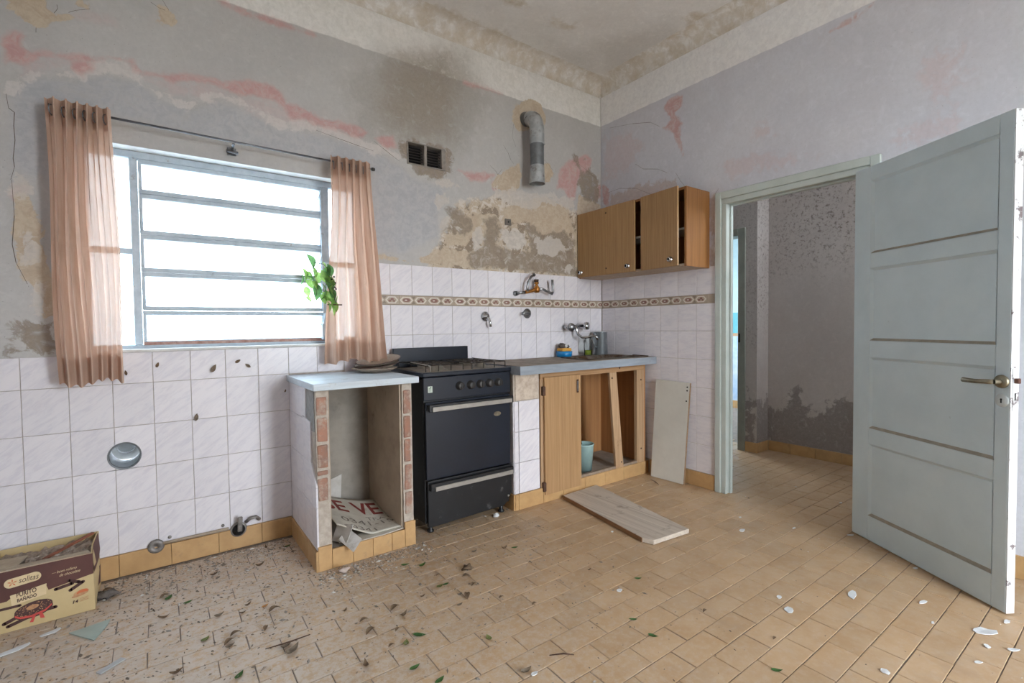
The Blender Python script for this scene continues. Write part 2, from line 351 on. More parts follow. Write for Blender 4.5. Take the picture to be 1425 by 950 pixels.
def plaster(name, c1, c2, layers, base_bump=0.25, rough=0.85):
    t = NT(name); v = t.pos()
    n1 = t.noise(v, 9.0, 8, 0.65); n2 = t.noise(v, 45.0, 6, 0.7); n3 = t.noise(v, 2.2, 5, 0.6); n4 = t.noise(v, 130.0, 3, 0.7)
    n5 = t.noise(v, 18.0, 9, 0.72, 0.8)
    col = t.mix(t.rng(n3, 0.3, 0.7), lin(c1), lin(c2))
    col = t.mix(t.math('MULTIPLY', t.rng(n2, 0.35, 0.7), 0.2), col, lin(tuple(int(k * 0.84) for k in c1)))
    col = t.mix(t.math('MULTIPLY', t.rng(n5, 0.5, 0.72), 0.3), col, lin(tuple(min(255, int(k * 1.1)) for k in c1)))
    col = t.mix(t.rng(n4, 0.69, 0.76), col, lin((112, 107, 104)))
    wob = t.math('ADD', t.math('SUBTRACT', n1, 0.5), t.math('MULTIPLY', t.math('SUBTRACT', n5, 0.5), 0.9))
    h = t.math('MULTIPLY', n2, 0.25)
    for at, a1, a2, soft, amp, strength, depth in layers:
        an = t.new('ShaderNodeAttribute', attribute_name=at)
        d = t.math('ADD', an.outputs['Fac'], t.math('MULTIPLY', wob, amp))
        mk = t.rng(d, soft, -soft)
        if at == 'mess':      # three coats of old plaster showing through one another
            lc = t.mix(t.rng(n5, 0.44, 0.50), lin(a1), lin((190, 175, 156)))
            lc = t.mix(t.rng(t.math('ADD', n1, t.math('MULTIPLY', t.math('SUBTRACT', n5, 0.5), 0.5)), 0.53, 0.57), lc, lin(a2))
            lc = t.mix(t.rng(n2, 0.60, 0.66), lc, lin((206, 198, 190)))
        elif at == 'spot':    # specks of mould
            sp = t.noise(v, 42.0, 4, 0.8)
            lc = t.mix(t.rng(sp, 0.56, 0.63), lin(a2), lin(a1)); mk = t.math('MULTIPLY', mk, t.rng(sp, 0.50, 0.6))
        else:
            lc = t.mix(t.rng(n5, 0.40, 0.62), lin(a1), lin(a2))
            lc = t.mix(t.math('MULTIPLY', t.rng(n2, 0.4, 0.75), 0.35), lc, lin(tuple(int(k * 0.84) for k in a1)))
        fac = t.math('MULTIPLY', mk, strength)
        if strength < 1: fac = t.math('MULTIPLY', fac, t.rng(n5, 0.3, 0.55, 0.4, 1.0))
        col = t.mix(fac, col, lc)
        if depth: h = t.math('SUBTRACT', h, t.math('MULTIPLY', mk, depth))
    t.bump(h, base_bump, 0.012)
    return t.done(col, rough, spec=0.25)

PINK = ((202, 162, 158), (192, 148, 144))
M_W1 = plaster('plaster_peeling_grey', (190, 188, 186), (180, 178, 177), [
    ('band', (230, 228, 225), (219, 217, 213), 0.004, 0.02, 1.0, -0.1),
    ('dark', (160, 155, 147), (166, 162, 156), 0.10, 0.2, 0.65, 0),
    ('soot', (142, 128, 112), (152, 140, 126), 0.13, 0.25, 0.62, 0),
    ('grey', (184, 184, 187), (173, 173, 177), 0.02, 0.06, 0.9, 0.1),
    ('pinksoft', (200, 180, 178), (192, 180, 180), 0.03, 0.12, 0.7, 0),
    ('white', (212, 206, 202), (196, 191, 188), 0.008, 0.11, 0.92, 0.3),
    ('pink', PINK[0], PINK[1], 0.014, 0.06, 0.85, 0),
    ('mess', (208, 200, 191), (148, 133, 117), 0.02, 0.16, 1.0, 0.3),
    ('tan', (198, 184, 164), (186, 168, 148), 0.004, 0.07, 1.0, 0.8),
    ('brown', (136, 122, 108), (154, 141, 127), 0.012, 0.16, 0.92, 0.4),
    ('chip', (206, 199, 192), (194, 187, 180), 0.006, 0.13, 0.92, 0.2)])
M_W2 = plaster('plaster_worn_grey', (206, 206, 213), (197, 197, 205), [
    ('band', (236, 235, 235), (228, 227, 228), 0.003, 0.012, 1.0, -0.1),
    ('pinksoft', (208, 186, 188), (204, 194, 198), 0.03, 0.2, 0.55, 0),
    ('pink', PINK[0], PINK[1], 0.010, 0.07, 0.85, 0),
    ('white', (206, 200, 198), (196, 190, 186), 0.006, 0.06, 0.9, 0.2),
    ('tan', (180, 158, 148), (192, 176, 170), 0.01, 0.14, 0.7, 0.6)])
M_CEIL = plaster('ceiling_plaster_stained', (232, 230, 228), (221, 218, 215), [
    ('dark', (196, 192, 187), (204, 200, 195), 0.1, 0.2, 0.6, 0),
    ('tan', (188, 170, 142), (194, 180, 156), 0.04, 0.16, 0.75, 0)])
M_HALL = None
M_WHITE = plain('white_reveal_plaster', (214, 214, 212), (198, 197, 194), 0.8, scale=18, bump=0.15)
M_GROUT = plain('wall_grout', (184, 175, 167), (160, 150, 140), 0.9, scale=30)
M_ROOM = plain('plain_room_plaster', (204, 202, 202), (194, 192, 192), 0.85, scale=4, bump=0.1)

def tile_mat():
    t = NT('glazed_marbled_tile'); v = t.pos((1, 1, 1), (0.0, math.radians(38), math.radians(20)))
    mp = t.new('ShaderNodeMapping'); mp.inputs['Scale'].default_value = (1.0, 1.0, 5.0); t.link(v, mp.inputs['Vector'])
    oi = t.new('ShaderNodeObjectInfo').outputs['Random']
    cb = t.new('ShaderNodeCombineXYZ'); t.link(t.math('MULTIPLY', oi, 37.0), cb.inputs[0])
    va = t.new('ShaderNodeVectorMath', operation='ADD'); t.link(mp.outputs[0], va.inputs[0]); t.link(cb.outputs[0], va.inputs[1])
    f = t.noise(va.outputs[0], 9.0, 7, 0.7, 0.6)
    col = t.mix(t.rng(f, 0.42, 0.66), lin((223, 219, 223)), lin((211, 207, 214)))
    col = t.mix(1.0, col, t.mix(oi, (0.96, 0.96, 0.96, 1), (1.03, 1.03, 1.03, 1)), 'MULTIPLY')
    g = t.noise(t.pos(), 26.0, 8, 0.75); mk = t.rng(g, 0.68, 0.78)
    col = t.mix(t.math('MULTIPLY', mk, 0.6), col, lin((150, 140, 128)))
    return t.done(col, t.rng(t.noise(t.pos(), 8.0, 5, 0.6), 0.2, 0.8, 0.32, 0.38), spec=0.45)
M_TILE = tile_mat()
M_OCHRE = plain('ochre_skirting_tile', (192, 155, 108), (178, 141, 96), 0.4, scale=12, rnd=0.05, dirt=(150, 122, 92), dscale=9, damt=(0.56, 0.78))

def floor_mat():
    t = NT('tan_floor_tile'); v = t.pos()
    oi = t.new('ShaderNodeObjectInfo').outputs['Random']
    f = t.noise(v, 7.0, 6, 0.65)
    col = t.mix(t.rng(f, 0.3, 0.7), lin((190, 163, 132)), lin((181, 150, 115)))
    col = t.mix(1.0, col, t.mix(oi, (0.92, 0.91, 0.90, 1), (1.06, 1.05, 1.04, 1)), 'MULTIPLY')
    # grey dust and dried mud, thicker below the window
    sx = t.new('ShaderNodeSeparateXYZ'); t.link(v, sx.inputs[0])
    ramp = t.rng(t.math('SUBTRACT', sx.outputs[0], t.math('MULTIPLY', sx.outputs[1], 0.3)), -0.6, -3.0, 0.0, 1.0)
    g = t.noise(v, 34.0, 9, 0.75); g2 = t.noise(v, 5.0, 7, 0.65)
    mk = t.math('MULTIPLY', t.rng(t.math('ADD', g, t.math('MULTIPLY', ramp, 0.10)), 0.46, 0.66), t.math('ADD', 0.16, t.math('MULTIPLY', ramp, 0.55)))
    col = t.mix(mk, col, lin((200, 192, 184)))
    col = t.mix(t.math('MULTIPLY', t.rng(g2, 0.5, 0.72), 0.35), col, lin((170, 152, 134)))
    sp_ = t.noise(v, 60.0, 8, 0.8); mk2 = t.rng(t.math('ADD', sp_, t.math('MULTIPLY', ramp, 0.05)), 0.625, 0.70)
    col = t.mix(t.math('MULTIPLY', mk2, 0.5), col, lin((138, 129, 128)))
    t.bump(g, 0.12, 0.002)
    return t.done(col, t.rng(g2, 0.3, 0.7, 0.34, 0.6), spec=0.4)
M_FLOOR = floor_mat()
M_FGROUT = plain('floor_grout', (146, 133, 122), (122, 112, 106), 0.9, scale=20)
M_FRAME = plain('pale_green_grey_paint', (190, 198, 194), (178, 187, 182), 0.45, scale=5, dirt=(120, 116, 106), dscale=16, damt=(0.66, 0.8))
M_DOOR = plain('pale_blue_green_door_paint', (198, 212, 218), (188, 203, 210), 0.42, scale=3.5, dirt=(128, 130, 128), dscale=22, damt=(0.68, 0.82), coord='obj')
M_DOOREDGE = plain('chipped_white_door_edge', (222, 226, 228), (206, 208, 210), 0.5, scale=9, dirt=(112, 102, 104), dscale=9, damt=(0.55, 0.6), coord='obj')
M_LEDGE = plain('darker_moulding_ledge', (160, 154, 142), (142, 136, 124), 0.8, scale=20, coord='obj')  # darker brownish tone for the bottom facet of each panel moulding
M_DARK = plain('dark_void', (24, 23, 24), (34, 32, 32), 0.9)

# ------------------------------------------------------------------ the room shell
def skin(name, axis, fixed, u_lines, z_lines, keep, layers, mat, parent, sign=1):
    """flat plaster skin on a wall: fine grid with the wear outlines stored as distances"""
    us, zs = np.array(u_lines), np.array(z_lines)
    U, Z = np.meshgrid(us, zs); P = np.stack([U.ravel(), Z.ravel()], 1); nu = len(us)
    co = np.zeros((len(P), 3))
    if axis == 'y': co[:, 0] = P[:, 0]; co[:, 1] = fixed; co[:, 2] = P[:, 1]
    elif axis == 'x': co[:, 1] = P[:, 0]; co[:, 0] = fixed; co[:, 2] = P[:, 1]
    else: co[:, 0] = P[:, 0]; co[:, 1] = P[:, 1]; co[:, 2] = fixed
    fs = []
    for j in range(len(zs) - 1):
        zc = (zs[j] + zs[j + 1]) / 2
        for i in range(nu - 1):
            if keep((us[i] + us[i + 1]) / 2, zc):
                a = j * nu + i; q = (a, a + 1, a + nu + 1, a + nu)
                fs.append(q if sign > 0 else q[::-1])
    me = bpy.data.meshes.new(name); me.from_pydata(co.tolist(), [], fs); me.materials.append(mat)
    for k, polys in layers.items():
        at = me.attributes.new(k, 'FLOAT', 'POINT')
        vals = sdf(P, polys) if not callable(polys) else polys(P)
        at.data.foreach_set('value', vals.astype(np.float32))
    me.update()
    o = bpy.data.objects.new(name, me); COL.objects.link(o); o.parent = parent; reg(o, (0, 0, 0))
    return o
def lines(a, b, step, extra=()):
    n = max(2, int(round((b - a) / step)) + 1); L = list(np.linspace(a, b, n)) + list(extra)
    L = sorted(set(round(x, 4) for x in L)); out = [L[0]]
    ex = set(round(x, 4) for x in extra) | {round(b, 4)}
    for x in L[1:]:
        if x - out[-1] < 0.003:
            if x in ex: out[-1] = x
        else: out.append(x)
    return out

WX0, WX1, WZ0, WZ1 = -3.345, -2.05, 1.06, 2.017       # window opening
VX0, VX1, VZ0, VZ1 = -1.762, -1.487, 2.19, 2.334     # vent opening
FX, FZ = -0.80, 2.675                                 # flue hole
DX, DZ, DR = -3.211, 0.566, 0.062                     # round duct hole
TY = 0.004
TH = 0.20
# wall_back: solid around the openings
m = MB()
def holes_wall(m, u0, u1, z0, z1, hs, put):
    """boxes covering a rectangle except the holes (u0,u1,z0,z1)"""
    us = sorted({u0, u1} | {h[0] for h in hs} | {h[1] for h in hs}); zs = sorted({z0, z1} | {h[2] for h in hs} | {h[3] for h in hs})
    for i in range(len(us) - 1):
        run = None
        for j in range(len(zs) - 1):
            uc, zc = (us[i] + us[i + 1]) / 2, (zs[j] + zs[j + 1]) / 2
            solid = not any(h[0] < uc < h[1] and h[2] < zc < h[3] for h in hs)
            if solid: run = (run[0], zs[j + 1]) if run else (zs[j], zs[j + 1])
            if (not solid or j == len(zs) - 2) and run: put(us[i], us[i + 1], *run); run = None
DH = (DX - DR - 0.005, DX + DR + 0.005, DZ - DR - 0.005, DZ + DR + 0.005)
holes_wall(m, LEFT_X - 0.2, 0.12, -0.1, 3.3, [(WX0, WX1, WZ0, WZ1), (VX0, VX1, VZ0, VZ1), DH], lambda a, b, c, d: m.box(a, b, 0.008, TH, c, d))
# grouted bed behind the tiles
wall_back = struct(m.build('wall_back', M_WHITE)); reg(wall_back, (0, 0, 0))
m = MB()
holes_wall(m, LEFT_X, 0.0, 0.0, 1.06, [DH, (-2.186, 0.0, 0.0, 1.06)], lambda a, b, c, d: m.box(a, b, 0.003, 0.0085, c, d))
m.box(-2.05, 0.0, 0.003, 0.0085, 0.8, 1.55); m.box(-2.186, -2.05, 0.003, 0.0085, 0.8, 1.06)
m.build('tile_bed', M_GROUT, wall_back)
band = lambda P: 2.825 - P[:, 1]
NONE = lambda P: np.full(len(P), 9.0)
CHIP = LW1.pop('white'); L1 = dict(LW1); L1['white'] = CHIP[:1]; L1['chip'] = CHIP[1:]; L1['band'] = band; L1['mess'] = [[(-1.52, 1.75), (-1.42, 1.98), (-1.25, 2.04), (-1.05, 2.1), (-.75, 2.1), (-.45, 2.06), (-.2, 2.1), (.05, 2.0), (.05, 1.5), (-1.6, 1.5), (-1.62, 1.62)]]
us = lines(LEFT_X, 0.0, 0.016, (WX0, WX1, VX0, VX1)); zs = lines(1.0, CEIL, 0.016, (1.04, 1.548, WZ0, WZ1, VZ0, VZ1))
def keep1(u, z):
    if WX0 < u < WX1 and z < WZ1: return False
    if VX0 < u < VX1 and VZ0 < z < VZ1: return False
    if u > WX1 and z < 1.548: return False
    return z > 1.04
skin('plaster_coat', 'y', 0.0025, us, zs, keep1, L1, M_W1, wall_back)

# wall_right with the doorway
DY0, DY1, DZT = -1.95, -1.07, 1.99
m = MB(); holes_wall(m, BACK_Y - 0.2, 0.008, -0.1, 3.3, [(DY0, DY1, -0.1, DZT)], lambda a, b, c, d: m.box(0.008, 0.05, a, b, c, d))
wall_right = struct(m.build('wall_right', M_ROOM)); reg(wall_right, (0, 0, 0))
MB().box(0.003, 0.0085, -1.07, 0.003, 0.0, 1.55).build('tile_bed', M_GROUT, wall_right)
L2 = dict(LW2); L2['band'] = band
us = lines(BACK_Y, 0.0, 0.02, (DY0, DY1, -1.05)); zs = lines(0.0, CEIL, 0.02, (1.548, DZT))
skin('plaster_coat', 'x', 0.0025, us, zs, lambda u, z: not (DY0 < u < DY1 and z < DZT) and not (u > DY1 and z < 1.548), L2, M_W2, wall_right, -1)

# wall_left and wall_front, beside and behind the camera
m = MB(); m.box(LEFT_X - 0.2, LEFT_X, BACK_Y - 0.2, 0.008, -0.1, 3.3)
wall_left = struct(m.build('wall_left', M_ROOM))
m = MB(); holes_wall(m, LEFT_X - 0.2, 0.14, -0.1, 3.3, [(PX0, PX1, -0.1, PZ1)], lambda a, b, c, d: m.box(a, b, BACK_Y - 0.2, BACK_Y, c, d))
wall_front = struct(m.build('wall_front', M_ROOM))
# frame of the patio door
fr = thing('door_2', ((PX0 + PX1) / 2, BACK_Y, 0), None, None, kind='structure')
m = MB(); m.box(PX0, PX0 + 0.06, BACK_Y - 0.12, BACK_Y + 0.015, 0, PZ1); m.box(PX1 - 0.06, PX1, BACK_Y - 0.12, BACK_Y + 0.015, 0, PZ1); m.box(PX0 + 0.06, PX1 - 0.06, BACK_Y - 0.12, BACK_Y + 0.015, PZ1 - 0.06, PZ1)
m.build('door_frame', M_FRAME, fr, bevel=0.003)

# ceiling with a plastered cove
ceiling = struct(MB().box(LEFT_X - 0.2, 0.14, BACK_Y - 0.2, TH, CEIL + 0.004, CEIL + 0.13).build('ceiling', M_ROOM)); reg(ceiling, (0, 0, 0))
skin('ceiling_coat', 'z', CEIL, lines(LEFT_X, 0.0, 0.04), lines(BACK_Y, 0.0, 0.04), lambda u, z: True, LCE, M_CEIL, ceiling, -1)
def cove(name, along):
    r = 0.11; n = 8; m = MB(); prof = [(r * (1 - math.cos(i / n * math.pi / 2)), r * (1 - math.sin(i / n * math.pi / 2))) for i in range(n + 1)]
    pts = []   # quarter curve from the wall (0, -r) to the ceiling (r, 0)
    for i in range(n + 1):
        a = i / n * math.pi / 2; pts.append((r * (1 - math.cos(a)), -r * (1 - math.sin(a))))
    if along == 'x': m.grid(lambda u, v: (LEFT_X + (0 - LEFT_X) * u, -pts[int(round(v * n))][0], CEIL + pts[int(round(v * n))][1]), 60, n)
    else: m.grid(lambda u, v: (-pts[int(round(v * n))][0], BACK_Y * u, CEIL + pts[int(round(v * n))][1]), 60, n)
    return struct(m.build(name, M_CEIL))
cove('trim_1', 'x'); cove('trim_2', 'y')

# ------------------------------------------------------------------ floor
floor = struct(MB().box(LEFT_X - 0.2, 4.2, BACK_Y - 0.2, TH, -0.12, -0.0035).build('floor', M_FGROUT)); reg(floor, (0, 0, 0))
MB().box(0.14, 4.2, TH, 2.2, -0.12, -0.0035).build('floor_bed', M_FGROUT, floor)
def chamfer_tile(w, h, t, c=0.0015):
    """tile lying flat, face up at z=0, centred"""
    a, b = w / 2, h / 2; v = []
    for z, i in ((-t, 0), (-c, 0), (0, c)):
        v += [(-a + i, -b + i, z), (a - i, -b + i, z), (a - i, b - i, z), (-a + i, b - i, z)]
    f = [(8, 9, 10, 11)]
    for k in (0, 4):
        for i in range(4): f.append((k + i, k + (i + 1) % 4, k + 4 + (i + 1) % 4, k + 4 + i))
    return v, f
PXT, PYT = 0.1985, 0.102
tv, tf = chamfer_tile(PXT - 0.0035, PYT - 0.0035, 0.0034, 0.0012)
tme = bpy.data.meshes.new('floor_tile'); tme.from_pydata(tv, [], tf); tme.materials.append(M_FLOOR); tme.update()
inv = cam.matrix_world.inverted()
def seen(q, marg=1.04):
    c = inv @ Vector(q)
    if c.z > -0.05: return False
    return abs(c.x / -c.z) < 712.5 / 675 * marg and abs(c.y / -c.z) < 475 / 675 * marg
BLOCK = [(-2.49, -1.995, -0.534, 0), (-1.9, -1.31, -0.4, 0), (-1.3, 0.0, -0.49, 0), (-3.645, -3.312, -0.28, 0)]
cand, rest = [], []
for r in range(-9, 44):
    yc = -0.745 - (r + 0.5) * PYT
    if yc > TH - 0.06 or yc < BACK_Y + 0.03: continue
    off = 0.0 if r % 2 == 0 else PXT / 2
    for k in range(-6, 26):
        xc = -2.933 + off + (k + 0.5) * PXT
        if xc < LEFT_X - 0.05 or xc > 1.5: continue
        if yc > -0.0 and xc < 0.14: continue
        q = (xc, yc, 0)
        blocked = any(a < xc - 0.08 and xc + 0.08 < b and c < yc - 0.04 for a, b, c, d in BLOCK)
        (cand if seen(q) and not blocked and xc < 0.4 else rest).append(q)
cand.sort(key=lambda q: (Vector(q) - CAM).length)
rest += cand[300:]; cand = cand[:300]
for q in cand:
    o = bpy.data.objects.new('tile', tme); COL.objects.link(o); o.parent = floor
    o.location = (q[0] + random.uniform(-.0006, .0006), q[1] + random.uniform(-.0006, .0006), random.uniform(-.0009, 0.0))
    o.rotation_euler = (random.uniform(-.004, .004), random.uniform(-.002, .002), random.uniform(-.004, .004))
m = MB()
for q in rest: m.add([(v[0] + q[0], v[1] + q[1], v[2] - random.uniform(0, .001)) for v in tv], tf)
tag(m.build('tile_field', M_FLOOR, floor), kind='stuff')

# ------------------------------------------------------------------ wall tiles, border strip and skirting
TC = {}
def wall_tile(u0, u1, z0, z1, wall, parent, name='tile', mat=None, g=0.0012, pos=0.0, th=0.006):
    w, h = round(u1 - u0 - 2 * g, 4), round(z1 - z0 - 2 * g, 4); mat = mat or M_TILE; key = (w, h, mat.name, th)
    if key not in TC:
        v, f = chamfer_tile(w, h, th, 0.0013); me = bpy.data.meshes.new(name); me.from_pydata(v, [], f); me.materials.append(mat); me.update(); TC[key] = me
    o = bpy.data.objects.new(name, TC[key]); COL.objects.link(o); o.parent = parent
    uc, zc = (u0 + u1) / 2, (z0 + z1) / 2; j = lambda a: random.uniform(-a, a)
    P = Vector((uc, pos, zc)) if wall == 'y' else Vector((pos, uc, zc))
    o.location = P - ORG[parent.name]
    o.rotation_euler = (math.pi / 2 + j(.003), 0, j(.002)) if wall == 'y' else (math.pi / 2 + j(.002), 0, -math.pi / 2 + j(.003))
    reg(o, P); return o
ZR = [0.106, 0.3024, 0.5024, 0.7024, 0.9024, 1.1024, 1.2935]
xl = [LEFT_X] + [-3.548 + 0.1513 * k for k in range(10)]
holed = []
for i in range(len(xl) - 1):
    for j in range(5):
        z0, z1 = ZR[j], ZR[j + 1]
        if j == 4: z1 = 1.041 if xl[i] < -3.35 else 1.061
        if xl[i] > -2.5 and j < 4: continue
        o = wall_tile(xl[i], xl[i + 1], z0, z1, 'y', wall_back)
        if j == 2 and i in (2, 3): holed.append(o)
# the duct passes through two of them: cut the round hole for real
bpy.context.view_layer.update()
cut = MB().lathe([(0, -0.1), (DR, -0.1), (DR, 0.1), (0, 0.1)], (DX, 0, DZ), (0, 1, 0), 40).build('cutter', M_DARK)
for o in holed:
    o.data = o.data.copy(); o.rotation_euler = (math.pi / 2, 0, 0)
    bm = bmesh.new(); bm.from_mesh(o.data); bmesh.ops.contextual_create(bm, geom=[e for e in bm.edges if e.is_boundary]); bm.to_mesh(o.data); bm.free()
    md = o.modifiers.new('hole', 'BOOLEAN'); md.object = cut; md.operation = 'DIFFERENCE'; md.solver = 'EXACT'
bpy.context.view_layer.update()
dg = bpy.context.evaluated_depsgraph_get()
for o in holed:
    me = bpy.data.meshes.new_from_object(o.evaluated_get(dg)); o.modifiers.clear(); o.data = me
bpy.data.objects.remove(cut)
xr = [-2.183] + [0.010 - 0.1462 * k for k in range(14, -1, -1)]; xr[-1] = -0.002
for i in range(len(xr) - 1):
    wall_tile(xr[i], xr[i + 1], 0.86, 1.1024, 'y', wall_back)
    if xr[i + 1] > -2.04:
        a = max(xr[i], -2.05)
        wall_tile(a, xr[i + 1], 1.1024, 1.2935, 'y', wall_back); wall_tile(a, xr[i + 1], 1.355, 1.549, 'y', wall_back)
yl = [-0.9007 - 0.1512 * (1) + 0.005] + [-0.9007 + 0.1512 * k for k in range(6)] + [-0.004]
for i in range(len(yl) - 1):
    for j in range(6):
        if yl[i] > -0.5 and j < 3: continue
        wall_tile(yl[i], yl[i + 1], ZR[j], ZR[j + 1], 'x', wall_right)
    wall_tile(yl[i], yl[i + 1], 1.355, 1.546, 'x', wall_right)

M_BT = [plain('border_tan', (176, 160, 142), (166, 150, 132), 0.35), plain('border_cream', (216, 206, 194), (206, 196, 184), 0.35),
        plain('border_plum', (124, 84, 78), (140, 100, 90), 0.35), plain('border_olive', (140, 124, 104), (128, 112, 98), 0.35)]
def border_mesh(w):
    m = MB(); h = 0.0600; v, f = chamfer_tile(w - 0.0016, h, 0.006); m.add(v, f)
    z = 0.0004
    def flat(pts, dz): m.add([(a, b, z + dz) for a, b in pts], [tuple(range(len(pts)))])
    def hexa(cx, a, b, k=0.4): return [(cx - a, 0), (cx - a * k, -b), (cx + a * k, -b), (cx + a, 0), (cx + a * k, b), (cx - a * k, b)]
    def ell(cx, a, b, n=14, cy=0): return [(cx + a * math.cos(2 * math.pi * i / n), cy + b * math.sin(2 * math.pi * i / n)) for i in range(n)]
    m.mat(3)
    for sgn in (-1, 1): flat([(-w / 2 + .001, sgn * .0262), (w / 2 - .001, sgn * .0262), (w / 2 - .001, sgn * .0285), (-w / 2 + .001, sgn * .0285)][::sgn], 0)
    for cx, a in ((-w / 4, 0.046), (w / 4, 0.043)):
        m.mat(1); flat(hexa(cx, a, 0.0215, 0.55), 0.0001); m.mat(0); flat(hexa(cx, a - 0.011, 0.0155, 0.55), 0.0002)
    m.mat(2); flat(ell(-w / 4, 0.026, 0.0118), 0.0003); m.mat(1); flat(ell(-w / 4 - .004, 0.009, 0.004), 0.0004)
    m.mat(2)
    for dx, dy, r in ((-.014, -.005, .0075), (.002, .005, .0085), (.014, -.006, .006)): flat(ell(w / 4 + dx, r * 1.3, r, 10, dy), 0.0003)
    m.mat(3)
    for cx in (-w / 2, 0, w / 2):
        for sgn in (-1, 1):
            e = 0.0165
            if cx == 0: flat([(-e, sgn * .024), (e, sgn * .024), (0, sgn * .004)][::-sgn], 0.0001)
    return m.mesh('border_tile', M_BT)
bme = border_mesh(0.1965)
def border(u, wall, parent):
    o = bpy.data.objects.new('border_tile', bme); COL.objects.link(o); o.parent = parent
    o.location = (u, 0, 1.3243) if wall == 'y' else (0, u, 1.3243); o.rotation_euler = (math.pi / 2, 0, 0) if wall == 'y' else (math.pi / 2, 0, -math.pi / 2)
for k in range(-6, 6):
    u = -0.997 + 0.049 + 0.1965 * k
    if -2.06 < u - 0.09 and u < 0.06: border(u, 'y', wall_back)
for k in range(5): border(-0.1005 - 0.1965 * k, 'x', wall_right)
MB().box(-0.0003, 0.004, -1.047, -0.9855, 1.2945, 1.354).build('border_end', M_BT[0], wall_right)

def skirting(u0, u1, wall, parent, pos, h=0.1, piece=0.2, start=None):
    x = u0
    while x < u1 - 0.01:
        e = min(x + piece, u1); wall_tile(x, e, 0.0, h, wall, parent, 'skirting_tile', M_OCHRE, 0.0008, pos, 0.012); x = e
bb = thing('baseboard_back', (-3.0, 0, 0), None, None, kind='structure'); skirting(LEFT_X, -2.492, 'y', bb, -0.008, 0.106)
bb = thing('baseboard_right', (0, -0.8, 0), None, None, kind='structure'); skirting(-1.046, -0.5, 'x', bb, -0.008, 0.104); skirting(-4.88, -1.98, 'x', bb, -0.008, 0.104)

# ------------------------------------------------------------------ kitchen window: steel frame, five tilting louvres, two side lights
def glass_mat():
    t = NT('frosted_hammered_glass'); n = t.n; n.remove(t.b)
    v = t.new('ShaderNodeTexVoronoi'); v.inputs['Scale'].default_value = 160.0; t.link(t.pos(), v.inputs['Vector'])
    tr = t.new('ShaderNodeBsdfTranslucent'); tr.inputs[0].default_value = (0.66, 0.71, 0.75, 1)
    tp = t.new('ShaderNodeBsdfTransparent'); tp.inputs[0].default_value = (0.68, 0.74, 0.78, 1)
    gl = t.new('ShaderNodeBsdfGlossy'); gl.inputs['Roughness'].default_value = 0.25
    bp = t.new('ShaderNodeBump'); bp.inputs['Strength'].default_value = 0.5; bp.inputs['Distance'].default_value = 0.003
    t.link(v.outputs['Distance'], bp.inputs['Height']); t.link(bp.outputs[0], tr.inputs['Normal']); t.link(bp.outputs[0], gl.inputs['Normal'])
    m1 = t.new('ShaderNodeMixShader'); m1.inputs[0].default_value = 0.45; t.link(tp.outputs[0], m1.inputs[1]); t.link(tr.outputs[0], m1.inputs[2])
    m2 = t.new('ShaderNodeMixShader'); m2.inputs[0].default_value = 0.06; t.link(m1.outputs[0], m2.inputs[1]); t.link(gl.outputs[0], m2.inputs[2])
    t.link(m2.outputs[0], t.out.inputs['Surface']); return t.m
M_GLASS = glass_mat()
M_STEEL = plain('blue_grey_window_paint', (186, 198, 208), (168, 182, 194), 0.55, scale=22, bump=0.2, dirt=(130, 116, 108), dscale=20, damt=(0.6, 0.75))
M_RUST = plain('rusty_brown_paint', (142, 100, 88), (168, 140, 130), 0.7, scale=30, dirt=(120, 92, 80), dscale=24)
win = thing('window_1', ((WX0 + WX1) / 2, 0.1, WZ0), None, None, kind='structure')
Y0, Y1 = 0.085, 0.125
LX, RX = -3.16, -2.262     # mullions
m = MB()
m.box(WX0, WX1, Y0, Y1, WZ1 - 0.035, WZ1); m.box(WX0, WX1, Y0, Y1, WZ0, WZ0 + 0.022)
m.box(WX0, WX0 + 0.03, Y0, Y1, WZ0 + 0.022, WZ1 - 0.035); m.box(WX1 - 0.03, WX1, Y0, Y1, WZ0 + 0.022, WZ1 - 0.035)
m.build('window_frame', M_STEEL, win, bevel=0.003)
for x0 in (LX, RX - 0.003):
    MB().box(x0, x0 + 0.033, Y0 - 0.008, Y1, WZ0 + 0.022, WZ1 - 0.035).build('mullion', M_STEEL, win, bevel=0.003)
for x0, x1 in ((WX0 + 0.03, LX), (RX + 0.03, WX1 - 0.03)):
    MB().box(x0, x1, 0.095, 0.12, 1.522, 1.55).build('transom', M_STEEL, win, bevel=0.002)
    for z0, z1 in ((WZ0 + 0.022, 1.522), (1.55, WZ1 - 0.035)): MB().box(x0, x1, 0.104, 0.108, z0, z1).build('pane', M_GLASS, win)
zb = [1.078, 1.249, 1.438, 1.62, 1.818, 1.983]
for i in range(5):
    zc = (zb[i] + zb[i + 1]) / 2; hh = (zb[i + 1] - zb[i]) / 2 - 0.001; ta = math.radians(0.5)
    x0, x1 = LX + 0.034, RX - 0.004
    sash = thing('louvre', ((x0 + x1) / 2, 0.1, zc), None, None); sash.parent = win; sash.location = Vector(((x0 + x1) / 2, 0.1, zc)) - ORG[win.name]
    sash.rotation_euler = (ta if i else 0.0, 0, 0)
    L = (x1 - x0) / 2; f = 0.021
    m = MB(); m.box(-L, L, -0.014, 0.012, hh - f, hh); m.box(-L, L, -0.014, 0.012, -hh, -hh + f); m.box(-L, -L + f * .7, -0.014, 0.012, -hh + f, hh - f); m.box(L - f * .7, L, -0.014, 0.012, -hh + f, hh - f)
    m.build('louvre_frame', M_STEEL, sash, local=True, bevel=0.002)
    MB().box(-L + f * .5, L - f * .5, -0.002, 0.002, -hh + f * .5, hh - f * .5).build('pane', M_GLASS, sash, local=True)
